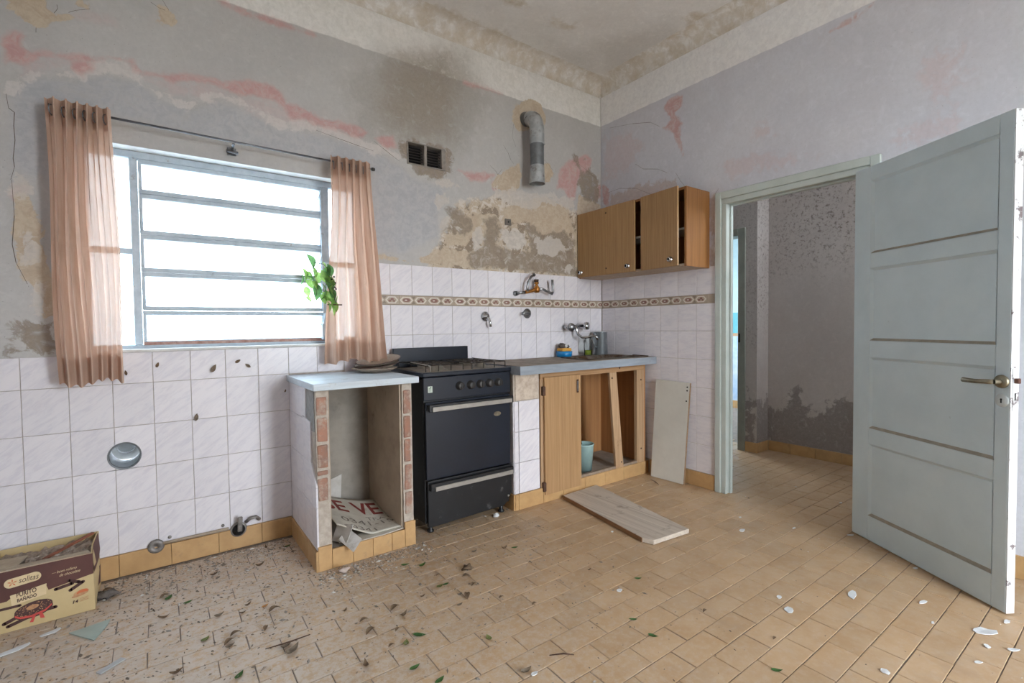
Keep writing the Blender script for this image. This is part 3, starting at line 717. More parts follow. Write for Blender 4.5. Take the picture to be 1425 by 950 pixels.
MB().box(LX + 0.036, RX - 0.006, 0.079, 0.088, zb[0] + .001, zb[0] + .016).build('rust_strip', M_RUST, win)
# opening gear on the right mullion
gear = MB(); gx = RX - 0.012
gear.bar((gx, 0.062, 1.10), (gx, 0.062, 1.97), 0.014, 0.006, (0, 1, 0))
for zc in (1.19, 1.36, 1.55, 1.74, 1.92): gear.bar((gx - 0.004, 0.064, zc + 0.035), (gx - 0.03, 0.085, zc - 0.06), 0.012, 0.004, (1, 0, 0))
gear.build('opening_gear', M_STEEL, win)
lv = MB(); lv.bar((gx + 0.002, 0.05, 1.24), (gx - 0.012, 0.035, 1.18), 0.02, 0.008, (1, 0, 0)); lv.box(gx - 0.016, gx + 0.03, 0.05, 0.075, 1.085, 1.215)
lv.build('lever', M_STEEL, win, bevel=0.003)
MB().box(WX0 + 0.01, WX1 - 0.01, -0.012, 0.083, WZ0 - 0.012, WZ0 + 0.003).build('window_sill', M_WHITE, win, bevel=0.003)
MB().box(RX + 0.03, RX + 0.055, 0.066, 0.09, WZ0 + 0.02, WZ0 + 0.19).build('rust_plate', M_RUST, win)

# ------------------------------------------------------------------ curtains and rod
def cloth_mat():
    t = NT('thin_peach_curtain'); n = t.n; n.remove(t.b)
    f = t.noise(t.pos((1, 1, 0.12)), 60.0, 4, 0.6); g = t.noise(t.pos(), 5.0, 6, 0.6)
    col = t.mix(t.rng(f, 0.3, 0.7), lin((202, 178, 162)), lin((190, 162, 144)))
    col = t.mix(t.math('MULTIPLY', t.rng(g, 0.5, 0.75), 0.4), col, lin((160, 138, 118)))
    df = t.new('ShaderNodeBsdfDiffuse'); t.link(col, df.inputs[0])
    tr = t.new('ShaderNodeBsdfTranslucent'); tr.inputs[0].default_value = lin((242, 196, 170))
    tp = t.new('ShaderNodeBsdfTransparent'); tp.inputs[0].default_value = (1, 0.95, 0.9, 1)
    m1 = t.new('ShaderNodeMixShader'); m1.inputs[0].default_value = 0.2; t.link(df.outputs[0], m1.inputs[1]); t.link(tr.outputs[0], m1.inputs[2])
    m2 = t.new('ShaderNodeMixShader'); m2.inputs[0].default_value = 0.045; t.link(m1.outputs[0], m2.inputs[1]); t.link(tp.outputs[0], m2.inputs[2])
    t.link(m2.outputs[0], t.out.inputs['Surface']); return t.m
M_CLOTH = cloth_mat()
M_ROD = plain('dull_grey_rod', (120, 122, 126), (96, 96, 100), 0.4, 0.7)
def curtain(xt0, xt1, xb0, xb1, ztop, zbot, folds, seed, label, amp=0.026, y0=-0.1, bell=0.0, loose=0.0):
    rn = random.Random(seed); ph = [rn.uniform(-.5, .5) for _ in range(40)]; am = [rn.uniform(.6, 1.25) for _ in range(40)]
    cx = (xt0 + xt1 + xb0 + xb1) / 4
    root = thing('curtain', (cx, y0, zbot), label, 'curtain')
    def sheet(s, v, dy=0.0):
        e = v ** 1.6     # v: 0 top, 1 bottom
        w = e if bell == 0 else v ** bell
        x = (xt0 + (xb0 - xt0) * w) + ((xt1 - xt0) + ((xb1 - xb0) - (xt1 - xt0)) * w) * s
        k = s * folds; i = int(k) % 40; fr = k - int(k)
        a = amp * (am[i] * (1 - fr) + am[i + 1] * fr) * (1 - 0.25 * v + loose * v)
        y = y0 + a * math.sin(2 * math.pi * k + 1.3 * v * (ph[i] * (1 - fr) + ph[i + 1] * fr) + 0.5 * math.sin(3 * v + seed))
        x += 0.008 * math.sin(4 * math.pi * k) * (1 - v) + 0.006 * math.sin(6 * v + 5 * s)
        z = ztop + (zbot - ztop) * v + 0.006 * math.sin(2 * math.pi * k) * v + (0.012 * math.sin(7 * s + seed) * v)
        return (x, y + dy, z)
    H = ztop - zbot
    n = int(folds * 14)
    MB().grid(lambda s, v: sheet(s, v), n, 60).build('fabric', M_CLOTH, root)
    hb = 0.115 / H; ht = 0.10 / H
    MB().grid(lambda s, v: sheet(s, 1 - hb + hb * v, 0.003), n, 8).build('hem', M_CLOTH, root)
    MB().grid(lambda s, v: sheet(s, ht * v, 0.003), n, 8).build('header', M_CLOTH, root)
    for i in range(int(folds)):
        e = MB()
        p_ = sheet((i + 0.5) / folds, 0.04); e.tube([(p_[0] + 0.019 * math.cos(a) * 0.35, p_[1] + 0.019 * math.cos(a), p_[2] + 0.021 * math.sin(a)) for a in [k * math.pi / 6 for k in range(13)]], 0.0025, 6, False).build('eyelet', M_ROD, root)
    return root
curtain(-3.425, -3.205, -3.41, -3.192, 2.128, 0.925, 6.0, 3, 'peach curtain bunched straight down, hanging over white tiles away from the stove', amp=0.03)
curtain(-2.268, -2.03, -2.315, -1.955, 2.114, 0.957, 5.5, 5, 'peach curtain flaring out at the hem beside the vine, above the brick counter', amp=0.03, loose=0.35)
rod = thing('curtain_rod', (-2.72, -0.082, 2.09), 'thin grey metal curtain rod spanning above the window', 'curtain rod')
MB().tube([(-3.40, -0.082, 2.102), (-2.02, -0.082, 2.086)], 0.0055, 10).build('pole', M_ROD, rod)
MB().lathe([(0, 0), (.009, 0), (.011, .008), (.009, .018), (0, .02)], (-2.024, -0.082, 2.086), (1, 0, 0), 14).build('end_cap', plain('rod_cap', (60, 56, 54), rough=.5), rod)
MB().lathe([(0, 0), (.009, 0), (.011, .008), (.009, .018), (0, .02)], (-3.396, -0.082, 2.102), (-1, 0, 0), 14).build('end_cap', bpy.data.materials['rod_cap'], rod)
m = MB(); m.bar((-2.735, 0.003, 2.07), (-2.735, -0.085, 2.083), 0.012, 0.006); m.box(-2.755, -2.715, -0.002, 0.003, 2.05, 2.088); m.tube([(-2.76, -0.03, 2.062), (-2.71, -0.04, 2.054)], 0.008, 8)
m.build('bracket', M_ROD, rod)

# ------------------------------------------------------------------ vent, flue, duct, outlets on the back wall
M_CEM = plain('grey_cement', (150, 144, 138), (128, 122, 116), 0.9, scale=30, bump=0.3)
M_VENT = plain('sooty_brown_slats', (66, 58, 56), (48, 42, 42), 0.8, scale=40)
vt = thing('wall_vent', ((VX0 + VX1) / 2, 0, VZ0), 'small louvred twin air vent set in the plaster beside the flue pipe', 'air vent')
m = MB(); a, b, c, d = VX0, VX1, VZ0, VZ1
m.box(a, b, -0.004, 0.05, d - 0.008, d); m.box(a, b, -0.004, 0.05, c, c + 0.008); m.box(a, a + 0.01, -0.004, 0.05, c + .008, d - .008); m.box(b - 0.03, b, -0.004, 0.05, c + .008, d - .008)
m.build('surround', M_CEM, vt, bevel=0.002)
MB().box(a + 0.118, a + 0.138, -0.005, 0.05, c + .008, d - .008).build('divider', M_CEM, vt, bevel=0.002)
MB().box(a, b, 0.05, 0.2, c, d).build('dark_shaft', M_DARK, vt)
for x0, x1 in ((a + 0.012, a + 0.116), (a + 0.14, b - 0.032)):
    for i in range(7):
        z = c + 0.016 + i * 0.0175; o = MB().bar((x0, 0.022, z), (x1, 0.022, z), 0.016, 0.003, (0, -0.6, 1)).build('slat', M_VENT, vt)
M_ZINC = plain('galvanised_zinc', (186, 190, 192), (160, 165, 168), 0.38, 0.45, scale=25, dirt=(120, 114, 106), dscale=12)
M_ZINC2 = plain('dull_dark_zinc', (122, 126, 130), (104, 107, 110), 0.5, 0.45, scale=25)
fl = thing('flue_pipe', (-0.80, 0, 2.18), 'bent galvanised flue pipe with a flared lower end, coming out of the wall', 'flue pipe')
R = 0.05
arc = [(-0.80 + 0.0 * k, 0.03 - 0.0 * k, FZ) for k in (0,)]
bend = [(-0.803, 0.06, 2.70), (-0.803, 0.0, 2.695), (-0.803, -0.05, 2.675)]
MB().tube(bend, 0.052, 24, False).build('wall_sleeve', M_ZINC2, fl)
el = [(-0.803, -0.045 - 0.085 * math.sin(t) , 2.68 - 0.10 * (1 - math.cos(t))) for t in [i / 6 * math.pi / 2 for i in range(7)]]
MB().tube(el, 0.053, 24, False).build('elbow', M_ZINC, fl)
MB().tube([(-0.803, -0.06, 2.668), (-0.803, -0.064, 2.662)], 0.0565, 24, False).build('seam', M_ZINC2, fl)
MB().tube([(-0.803, -0.13, 2.585), (-0.803, -0.13, 2.468)], 0.0535, 24, False).build('pipe_section', M_ZINC, fl)
MB().tube([(-0.803, -0.13, 2.47), (-0.803, -0.13, 2.31)], 0.050, 24, False).build('pipe_section', M_ZINC2, fl)
MB().tube([(-0.803, -0.13, 2.315), (-0.805, -0.13, 2.185)], [0.051, 0.058], 24, False).build('flared_end', M_ZINC, fl)
MB().tube([(-0.785, -0.178, 2.468), (-0.76, -0.165, 2.470)], 0.004, 6).build('clip', M_ZINC, fl)
ring = MB().lathe([(0.056, 0), (0.085, 0.004), (0.088, 0.012), (0.056, 0.012)], (-0.803, 0.0, 2.697), (0, 1, 0), 28)
M_DUCT = plain('bright_duct_metal', (206, 212, 220), (186, 192, 200), .35, .25, scale=12, dirt=(150, 146, 144), dscale=16)
du = thing('wall_duct', (DX, 0.05, DZ - DR), 'round metal duct opening cut through the white tiles', 'duct')
MB().lathe([(DR - 0.002, 0.001), (DR - 0.002, 0.19)], (DX, 0, DZ), (0, 1, 0), 40).build('duct_tube', M_DUCT, du)
MB().lathe([(DR + 0.002, -0.0012), (DR - 0.004, -0.002), (DR - 0.006, 0.006)], (DX, 0, DZ), (0, 1, 0), 40).build('rim', M_ZINC2, du)
MB().lathe([(0.0, 0.222), (0.09, 0.22)], (DX, 0, DZ + .025), (0, 1, 0), 32).build('weather_cap', M_ZINC2, du)
MB().tube([(DX + 0.036 * math.cos(t), 0.148, DZ + 0.018 + 0.034 * math.sin(t)) for t in [math.pi + i / 12 * math.pi for i in range(13)]], 0.003, 6).build('wire_ring', M_DUCT, du)
so = thing('wall_junction_box', (-0.98, 0, 1.888), 'little square grey junction box in the stained plaster', 'junction box')
MB().box(-1.006, -0.953, -0.006, 0.01, 1.889, 1.934).build('plate', plain('grey_box_paint', (112, 106, 100), (96, 90, 84), .7), so, bevel=0.002)
MB().lathe([(0, -0.009), (.006, -0.008), (.006, 0)], (-0.978, 0, 1.912), (0, 1, 0), 10).build('screw_hole', M_DARK, so)
M_CHROME = plain('chrome', (206, 208, 210), (180, 182, 186), 0.14, 1.0, scale=8)
M_CHROME2 = plain('worn_chrome', (170, 172, 174), (140, 140, 142), 0.3, 0.95, scale=30)
# gas outlet above the skirting
M_LIME = plain('limescaled_metal', (150, 146, 142), (116, 110, 106), 0.55, 0.5, scale=40)
g = thing('gas_tap', (-2.755, -0.01, 0.09), 'small grey gas tap with upright lever above the ochre skirting', 'tap')
MB().lathe([(.03, 0), (.03, .006), (.018, .012), (.016, .03), (0, .03)], (-2.755, -0.006, 0.10), (0, -1, 0), 18).build('valve', M_DARK, g)
MB().bar((-2.753, -0.04, 0.10), (-2.75, -0.046, 0.178), 0.022, 0.012, (0, 1, 0)).build('lever', M_LIME, g, bevel=0.003)
MB().lathe([(.04, 0), (.036, .004), (.02, .005)], (-2.755, -0.006, 0.10), (0, -1, 0), 18).build('collar', M_LIME, g)
MB().tube([(-2.72, -0.004, 0.13), (-2.70, -0.02, 0.15), (-2.675, -0.02, 0.152), (-2.655, -0.004, 0.13)], 0.009, 8).build('side_bracket', M_LIME, g)
o = MB().lathe([(.034, 0), (.03, .006), (.014, .009), (.011, .001), (0, -.002)], (-3.105, -0.008, 0.108), (0, -1, 0), 18).build('pipe_stub', M_LIME, org=(-3.105, -0.008, 0.08)); tag(o, 'capped round pipe stub at the skirting near the cardboard box', 'pipe stub')
pp = MB().tube([(-3.095, -0.008, 0.116), (-2.80, -0.008, 0.118)], 0.007, 8).build('wall_pipe', plain('grimy_pipe', (176, 160, 140), (150, 134, 116), .6), org=(-2.95, -0.008, 0.108)); tag(pp, 'thin grimy gas pipe running along the top of the ochre skirting', 'pipe')
for x, z, dy in ((-3.05, 0.137, 0), (-2.825, 0.137, 0)):
    o = MB().lathe([(.008, 0), (.008, .004), (.004, .006), (0, .006)], (x, 0, z), (0, -1, 0), 10).build('screw', M_LIME, org=(x, 0, z)); tag(o, 'small screw in the white tiles just above the skirting', 'screw', 'screws above the skirting')

# ------------------------------------------------------------------ doorway, open door leaf and the hall behind it
dfm = thing('door_1', (0.05, -1.5, 0), None, None, kind='structure')
m = MB(); yo0, yo1, yi0, yi1, zo, zi = -1.977, -1.047, -1.895, -1.125, 2.027, 1.945
m.box(-0.014, 0.03, yi1 + .035, yo1, 0, zo); m.box(-0.014, 0.03, yo0, yi0 - .035, 0, zo); m.box(-0.014, 0.03, yi0 - .035, yi1 + .035, zi + .035, zo)
m.build('architrave', M_FRAME, dfm, bevel=0.004)
m = MB(); m.box(-0.004, 0.06, yi1, yi1 + .035, 0, zi); m.box(-0.004, 0.06, yi0 - .035, yi0, 0, zi); m.box(-0.004, 0.06, yi0 - .035, yi1 + .035, zi, zi + .035)
m.build('door_jamb', M_FRAME, dfm, bevel=0.003)
m = MB(); m.box(0.035, 0.06, yi1 - .012, yi1, 0, zi); m.box(0.035, 0.06, yi0, yi0 + .012, 0, zi); m.box(0.035, 0.06, yi0 + .012, yi1 - .012, zi - .012, zi)
m.build('door_stop', M_FRAME, dfm, bevel=0.002)
# leaf, local axes: x along the leaf from the hinge, y thickness (visible face at -y ... ), z up
leaf = thing('panel_door', (-0.027, -1.867, 0.0), 'pale blue-green panelled wooden door standing open into the kitchen', 'door')
leaf.rotation_euler = (0, 0, math.radians(-121.35))
W, HT, T = 0.772, 1.952, 0.036       # visible face y = 0, body behind at y > 0?
S = -1                                # body extends to -y*S
ya, yb = (0.0, T)
def dbox(m, x0, x1, z0, z1, a=ya, b=yb): m.box(x0, x1, a, b, z0, z1)
PZ = [(0.136, 0.514), (0.597, 0.967), (1.055, 1.427), (1.505, 1.877)]
def leaf_build(sgn):
    f = lambda a, b: (min(sgn * a, sgn * b), max(sgn * a, sgn * b))
    Y = f(0, T)
    for x0, x1 in ((0.002, 0.106), (0.716, W - 0.003)): MB().box(x0, x1, Y[0], Y[1], 0.006, HT).build('stile', M_DOOR, leaf, local=True, bevel=0.002)
    MB().box(W - 0.003, W, Y[0] + .001, Y[1] - .001, 0.007, HT - .001).build('leaf_edge', M_DOOREDGE, leaf, local=True)
    zz = [0.006] + [z for p_ in PZ for z in p_] + [HT]
    for i in range(0, len(zz), 2): MB().box(0.106, 0.716, Y[0], Y[1], zz[i], zz[i + 1]).build('rail', M_DOOR, leaf, local=True, bevel=0.002)
    for z0, z1 in PZ:
        Yp = f(0.012, T - 0.012); pn = MB().box(0.1065, 0.7155, Yp[0], Yp[1], z0, z1).build('panel', M_DOOR, leaf, local=True)
        mm = MB()
        for s0, s1 in ((0.0, 0.012), (T, T - 0.012)):
            a0, a1 = sgn * s0, sgn * s1; q = 0.012
            r0 = [(0.106, a0, z0), (0.716, a0, z0), (0.716, a0, z1), (0.106, a0, z1)]; r1 = [(0.106 + q, a1, z0 + q), (0.716 - q, a1, z0 + q), (0.716 - q, a1, z1 - q), (0.106 + q, a1, z1 - q)]
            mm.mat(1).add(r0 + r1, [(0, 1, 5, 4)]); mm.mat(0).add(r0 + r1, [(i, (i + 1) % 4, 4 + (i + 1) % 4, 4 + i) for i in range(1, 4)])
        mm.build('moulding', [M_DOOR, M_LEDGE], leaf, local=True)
    return f
fY = leaf_build(1)
M_BRASS = plain('tarnished_brass', (150, 142, 122), (120, 112, 96), 0.4, 0.8, scale=20)
VIS = -1    # the camera side of the leaf is local -y
hd = MB(); hd.lathe([(0, .012), (.022, .012), (.026, .006), (.026, 0)], (0.742, 0, 0.912), (0, VIS, 0), 20); hd.lathe([(.011, .0), (.010, .04)], (0.742, 0, 0.912), (0, VIS, 0), 12)
hd.tube([(0.745, VIS * .042, 0.912), (0.72, VIS * .046, 0.911), (0.68, VIS * .046, 0.908), (0.63, VIS * .044, 0.909)], [.009, .0095, .009, .010], 12)
hd.build('lever_handle', M_BRASS, leaf, local=True)
es = MB().lathe([(0, .003), (.024, .003), (.026, 0)], (0.742, 0, 0.838), (0, VIS, 0), 24).build('key_escutcheon', plain('white_enamel', (196, 204, 206), (186, 194, 196), .35), leaf, local=True)
k = MB().lathe([(0, .004), (.004, .004), (.004, 0)], (0.742, 0, 0.842), (0, VIS, 0), 10); k.box(0.7395, 0.7445, min(VIS * .004, 0), max(VIS * .004, 0), 0.828, 0.842)
k.build('keyhole', M_DARK, leaf, local=True)
lp = MB().box(W, W + 0.002, 0.008, 0.028, 0.80, 0.965).build('lock_plate', M_DOOREDGE, leaf, local=True)
MB().box(W + .001, W + 0.016, 0.012, 0.026, 0.908, 0.928).build('latch', plain('rusty_latch', (110, 76, 62), (90, 60, 50), .6, .4), leaf, local=True, bevel=.002)
MB().box(W + .0015, W + 0.003, 0.015, 0.02, 0.842, 0.87).build('lock_slot', M_DARK, leaf, local=True)
for z in (0.25, 1.0, 1.7): MB().tube([(-0.004, 0.02, z - .04), (-0.004, 0.02, z + .04)], .007, 10).build('hinge', M_FRAME, leaf, local=True)

# hall
M_HALLP = plaster('hall_plaster_mouldy', (196, 189, 185), (186, 178, 174), [('rot', (132, 124, 120), (156, 148, 144), 0.02, 0.3, 0.95, 0.6), ('spot', (112, 100, 94), (150, 140, 134), 0.25, 0.5, 0.8, 0)])
HX, HX2 = 1.19, 1.39
hw = struct(MB().box(HX2 + .004, HX2 + 0.14, -2.75, -0.70, -0.1, 3.3).build('wall_hall', M_ROOM)); reg(hw, (0, 0, 0))
rot = [[(-2.7, 0.0), (-2.7, 0.45), (-1.45, 0.50), (-1.30, 0.53), (-1.2, 0.42), (-1.08, 0.36), (-1.0, 0.55), (-0.92, 0.56), (-0.84, 0.38), (-0.76, 0.36), (-0.70, 0.46), (-0.7, 0.0)]]
spt = [[(-2.7, 1.75), (-0.7, 1.6), (-0.7, 3.1), (-2.7, 3.1)]]
skin('plaster_coat', 'x', HX2, lines(-2.75, -0.70, 0.03), lines(0.0, CEIL, 0.03), lambda u, z: True, {'rot': rot, 'spot': spt}, M_HALLP, hw, -1)
OY0, OY1, OZ = -0.565, 0.30, 1.955     # opening into the blue room, in the plane x = HX
m = MB(); holes_wall(m, -0.70, 0.75, -0.1, 3.3, [(OY0, OY1, -0.1, OZ)], lambda a, b, c, d: m.box(HX + .003, HX + 0.14, a, b, c, d))
hd2 = struct(m.build('wall_hall_door', M_ROOM)); reg(hd2, (0, 0, 0)); MB().box(HX + 0.12, HX2 + .003, -0.72, -0.698, -0.1, 3.3).build('return_pier', M_ROOM, hd2)
rot2 = [[(-0.72, 0.0), (-0.72, 0.5), (-0.68, 0.45), (-0.62, 0.55), (-0.60, 0.0)]]
skin('plaster_coat', 'x', HX, lines(-0.722, 0.75, 0.02, (OY0, OY1)), lines(0.0, CEIL, 0.03, (OZ,)), lambda u, z: not (OY0 < u < OY1 and z < OZ), {'rot': rot2, 'spot': [[(-0.72, 1.0), (-0.55, 1.0), (-0.55, 3.1), (-0.72, 3.1)]]}, M_HALLP, hd2, -1)
skin('return_coat', 'y', -0.722, lines(HX, HX2 + .002, 0.02), lines(0.0, CEIL, 0.03), lambda u, z: True, {'rot': [[(1.1, 0), (1.1, .5), (1.3, .45), (1.45, .5), (1.45, 0)]], 'spot': [[(1.1, 1.2), (1.5, 1.2), (1.5, 3.1), (1.1, 3.1)]]}, M_HALLP, hd2)
m = MB(); holes_wall(m, 0.05, HX2 + 0.14, -0.1, 3.3, [(0.4, 1.05, 1.9, 2.55)], lambda a, b, c, d: m.box(a, b, -2.95, -2.75, c, d)); struct(m.build('wall_hall_end', M_ROOM))  # unseen window opening added in the end wall to brighten the hall
portal('hall_added_light', (0.725, -2.98, 2.225), (math.radians(90), 0, 0), 0.65, 0.65)
struct(MB().box(0.10, HX + 0.14, 0.75, 0.95, -0.1, 3.3).build('wall_hall_side', M_ROOM))
struct(MB().box(0.0, 0.14, TH, 0.95, -0.1, 3.3).build('wall_hall_corner', M_ROOM))
struct(MB().box(HX, HX + 0.14, 0.95, 2.3, -0.1, 3.3).build('wall_blue_room_back', M_ROOM))
struct(MB().box(0.05, 4.3, -2.95, 2.3, CEIL, CEIL + 0.13).build('ceiling_hall', M_ROOM))
d3 = thing('door_3', (HX, OY0, 0), None, None, kind='structure')
m = MB(); m.box(HX - .015, HX + .15, OY0 - .055, OY0 + .012, 0, OZ + .05); m.box(HX - .015, HX + .15, OY1 - .012, OY1 + .055, 0, OZ + .05); m.box(HX - .015, HX + .15, OY0 + .012, OY1 - .012, OZ - .012, OZ + .05)
m.build('door_frame', plain('olive_grey_frame', (150, 154, 144), (136, 140, 130), .5, scale=6), d3, bevel=.003)
MB().box(HX - .019, HX - .012, OY0 - .012, OY0 + .004, 0.98, 1.06).build('strike_plate', M_DARK, d3)
bb = thing('baseboard_hall', (HX2, -1.2, 0), None, None, kind='structure')
skirting(-2.72, -0.73, 'x', bb, HX2 - 0.009, 0.09); skirting(-0.724, OY0 - .055, 'x', bb, HX - 0.009, 0.09)
skirting(HX - .008, HX2 - .012, 'y', bb, -0.732, 0.09)
# blue room past the hall, lit by an unseen window enlarged to brighten it
M_BLUE = plain('pale_blue_wall', (186, 214, 224), (176, 206, 218), .8); M_TEAL = plain('teal_wall', (96, 176, 190), (84, 164, 180), .7)
br = struct(MB().box(3.3, 3.4, -1.0, 2.2, 1.30, 3.3).build('wall_blue_room', M_BLUE)); reg(br, (0, 0, 0))
MB().box(3.3, 3.4, -1.0, 2.2, 1.02, 1.30).build('teal_band', M_TEAL, br); MB().box(3.298, 3.4, -1.0, 2.2, 0.98, 1.02).build('dado_strip', plain('tan_strip', (176, 140, 104), rough=.6), br)
MB().box(3.3, 3.4, -1.0, 2.2, 0.1, 0.98).build('dado', plain('blue_white_dado', (196, 210, 226), (150, 184, 220), .6, scale=6), br); MB().box(3.29, 3.4, -1.0, 2.2, -0.1, 0.1).build('skirting', M_OCHRE, br)
m = MB(); holes_wall(m, HX + .14, 3.4, -0.1, 3.3, [(1.75, 2.95, 0.9, 2.3)], lambda a, b, c, d: m.box(a, b, 2.2, 2.3, c, d)); struct(m.build('wall_blue_room_unseen_window', M_BLUE))
struct(MB().box(HX2 + .14, 3.4, -1.1, -1.0, -0.1, 3.3).build('wall_blue_room_side', M_BLUE))
portal('blue_room_added_light', (2.35, 2.34, 1.6), (math.radians(-90), 0, 0), 1.2, 1.4)
# ground outside the windows
gr = struct(MB().box(-30, 30, -30, 30, -0.5, -0.35).build('ground_outside', plain('pale_paving', (168, 164, 156), (150, 146, 138), .9, scale=2)))

# ------------------------------------------------------------------ brick counter base with its worktop
M_MORTAR = plain('pale_mortar', (190, 180, 168), (166, 154, 142), 0.95, scale=30, bump=0.4)
M_BRICK = plain('orange_brown_brick', (164, 120, 100), (144, 116, 104), 0.9, scale=22, bump=0.4, rnd=0.12, dirt=(172, 156, 142), dscale=16, damt=(0.44, 0.60))
M_RENDER = plain('grey_cement_render', (160, 152, 142), (136, 130, 122), 0.95, scale=6, bump=0.25, dirt=(92, 88, 84), dscale=5, damt=(0.58, 0.8))
M_MARBLE = plain('dusty_grey_worktop', (196, 206, 214), (176, 184, 190), 0.45, scale=9, stretch=(0.4, 4, 4), dirt=(150, 142, 134), dscale=10, damt=(0.56, 0.75))
M_BACKER = plain('bare_tile_adhesive', (152, 150, 148), (132, 130, 128), 0.95, scale=35, bump=0.4)
bc = thing('brick_counter', (-2.243, -0.27, 0), 'open brick and tile kitchen counter with bare brick edges left of the stove', 'counter')
x0, x1, yf, zt = -2.492, -1.992, -0.528, 0.862
m = MB(); m.box(x0 + .010, -2.424, yf + .006, -0.004, 0.0, zt - .001); m.box(-2.052, x1 - .006, yf + .006, -0.004, 0.0, zt - .001)
m.build('side_wall', M_MORTAR, bc)
m = MB(); m.box(-2.424, -2.052, -0.03, -0.004, 0.07, zt - .001); m.build('back_panel', M_RENDER, bc)
m = MB(); m.box(-2.4235, -2.417, yf + .02, -0.031, 0.09, zt - .001); m.box(-2.061, -2.0525, yf + .02, -0.031, 0.09, zt - .001)
m.build('inner_render', plain('warm_cement_render', (186, 170, 152), (164, 148, 132), .95, scale=5, bump=.2, dirt=(120, 108, 98), dscale=6, damt=(.6, .8)), bc)
m = MB(); m.box(-2.424, -2.052, yf + .03, -0.03, 0.0, 0.088); m.build('base_slab', plain('dusty_slab', (176, 166, 154), (150, 140, 130), .95, scale=15), bc)
rb = random.Random(4)
def rough_box(a, b, c, d, e, f, j=0.003):
    mm = MB(); jj = lambda: rb.uniform(-j, j)
    mm.hexa([(x + jj(), y, z + jj()) for x, y, z in ((a, c, e), (b, c, e), (b, d, e), (a, d, e), (a, c, f), (b, c, f), (b, d, f), (a, d, f))]); return mm
zl = [(0.835, 0.855, 1), (0.742, 0.828, 0), (0.615, 0.73, 0), (0.49, 0.60, 0), (0.455, 0.478, 0), (0.335, 0.44, 0), (0.12, 0.32, 1)]
for z0, z1, gg in zl:
    if not gg: rough_box(-2.480, -2.432, yf - .001, yf + .05, z0, z1).build('brick', M_BRICK, bc, bevel=.006, seg=2)
for z0, z1 in ((0.70, 0.825), (0.575, 0.69), (0.445, 0.565), (0.30, 0.43), (0.17, 0.285)): rough_box(-2.044, -2.006, yf - .001, yf + .05, z0, z1).build('brick', M_BRICK, bc, bevel=.006, seg=2)
# tiles on the outer side, some broken away at the front
for (y0_, y1_, z0, z1) in ((-0.15, 0.0, .7024, .862), (-0.30, -0.15, .7024, .862), (-0.15, 0, .5024, .7024), (-0.30, -0.15, .5024, .7024), (-0.15, 0, .3024, .5024), (-0.30, -0.15, .3024, .5024), (-0.15, 0, .1, .3024), (-0.30, -0.15, .1, .3024), (-0.45, -0.30, .1, .3024), (-0.45, -0.30, .3024, .5024), (-0.526, -0.45, .1, .3024), (-0.526, -0.45, .3024, .40)):
    wall_tile(y0_, y1_, z0, z1, 'x', bc, pos=x0 + .002, th=.009)
for prof in ([(-0.30, .5024), (-0.445, .5024), (-0.445, .70), (-0.30, .71)], [(-0.30, .715), (-0.36, .71), (-0.36, .862), (-0.30, .862)], [(-0.45, .5024), (-0.524, .41), (-0.524, .4), (-0.45, .40)]):
    m = MB().prism([(x0 + .002, a, b) for a, b in prof], (0.009, 0, 0)); m.build('broken_tile', M_TILE, bc, bevel=.001)
MB().box(x0 + .007, x0 + .012, -0.50, -0.36, 0.66, 0.862).build('bare_patch', M_BACKER, bc)
def ochre_front(a, b, y, parent, h=0.1, piece=0.14):
    x = a
    while x < b - .004:
        e = min(x + piece, b)
        if b - e < 0.03: e = b
        wall_tile(x, e, 0, h, 'y', parent, 'skirting_tile', M_OCHRE, .0008, y, .012); x = e
ochre_front(x0 + .004, -2.424, yf - .006, bc, 0.118, 0.2); ochre_front(-2.424, -2.052, yf - .006, bc, 0.094, 0.1); ochre_front(-2.052, x1, yf - .006, bc, 0.13, 0.2)
for a, b in ((-0.533, -0.36), (-0.36, -0.16), (-0.16, -0.012)): wall_tile(a, b, 0, 0.1, 'x', bc, 'skirting_tile', M_OCHRE, .0008, x0 - .006, .012)
wt = MB().box(-2.503, -1.978, -0.577, -0.003, 0.8625, 0.8955).build('worktop', M_MARBLE, org=(-2.24, -0.29, 0.8625), bevel=.002); tag(wt, 'short whitish grey worktop slab lying on the brick counter', 'worktop')

# torn sale board and scraps inside the brick counter
M_SIGN = plain('faded_white_board', (206, 200, 188), (188, 180, 168), .7, scale=7, dirt=(150, 138, 124), dscale=6, damt=(.55, .8))
M_RED = plain('faded_red_print', (140, 58, 52), (120, 50, 46), .7); M_INK = plain('faded_dark_print', (104, 96, 88), (126, 116, 106), .7)
sg = thing('sale_board', (-2.24, -0.3, 0.09), 'bent sale board with red and grey lettering lying inside the brick counter', 'sign')
def sheet_pt(u, v, up=0.0):
    # u across (left to right), v from the back edge to the front edge
    x = -2.52 + 0.46 * u + 0.02 * v; y = -0.10 - 0.40 * v
    x = max(x, -2.414)
    z = max(0.103, 0.262 - 0.125 * u - 0.06 * v + 0.03 * math.cos(u * 4.5 - 0.3) * (0.4 + 0.6 * v)) + up
    return (x, y, z)
sx0 = 0.24
MB().grid(lambda a, b: sheet_pt(sx0 + (1 - sx0) * a, b), 26, 18).build('board_sheet', M_SIGN, sg, solid=.003)
def print_on(key, u0, u1, v0, v1, mat, name):
    vs, fs = TXT[key]; mm = MB()
    P = [sheet_pt(u0 + (u1 - u0) * a, v1 + (v0 - v1) * b, .0022) for a, b in vs]
    keepf = [f for f in fs if all(u0 + (u1 - u0) * vs[i][0] > sx0 for i in f)]
    mm.add(P, keepf); mm.build(name, mat, sg)
vs, fs = TXT['sevende']
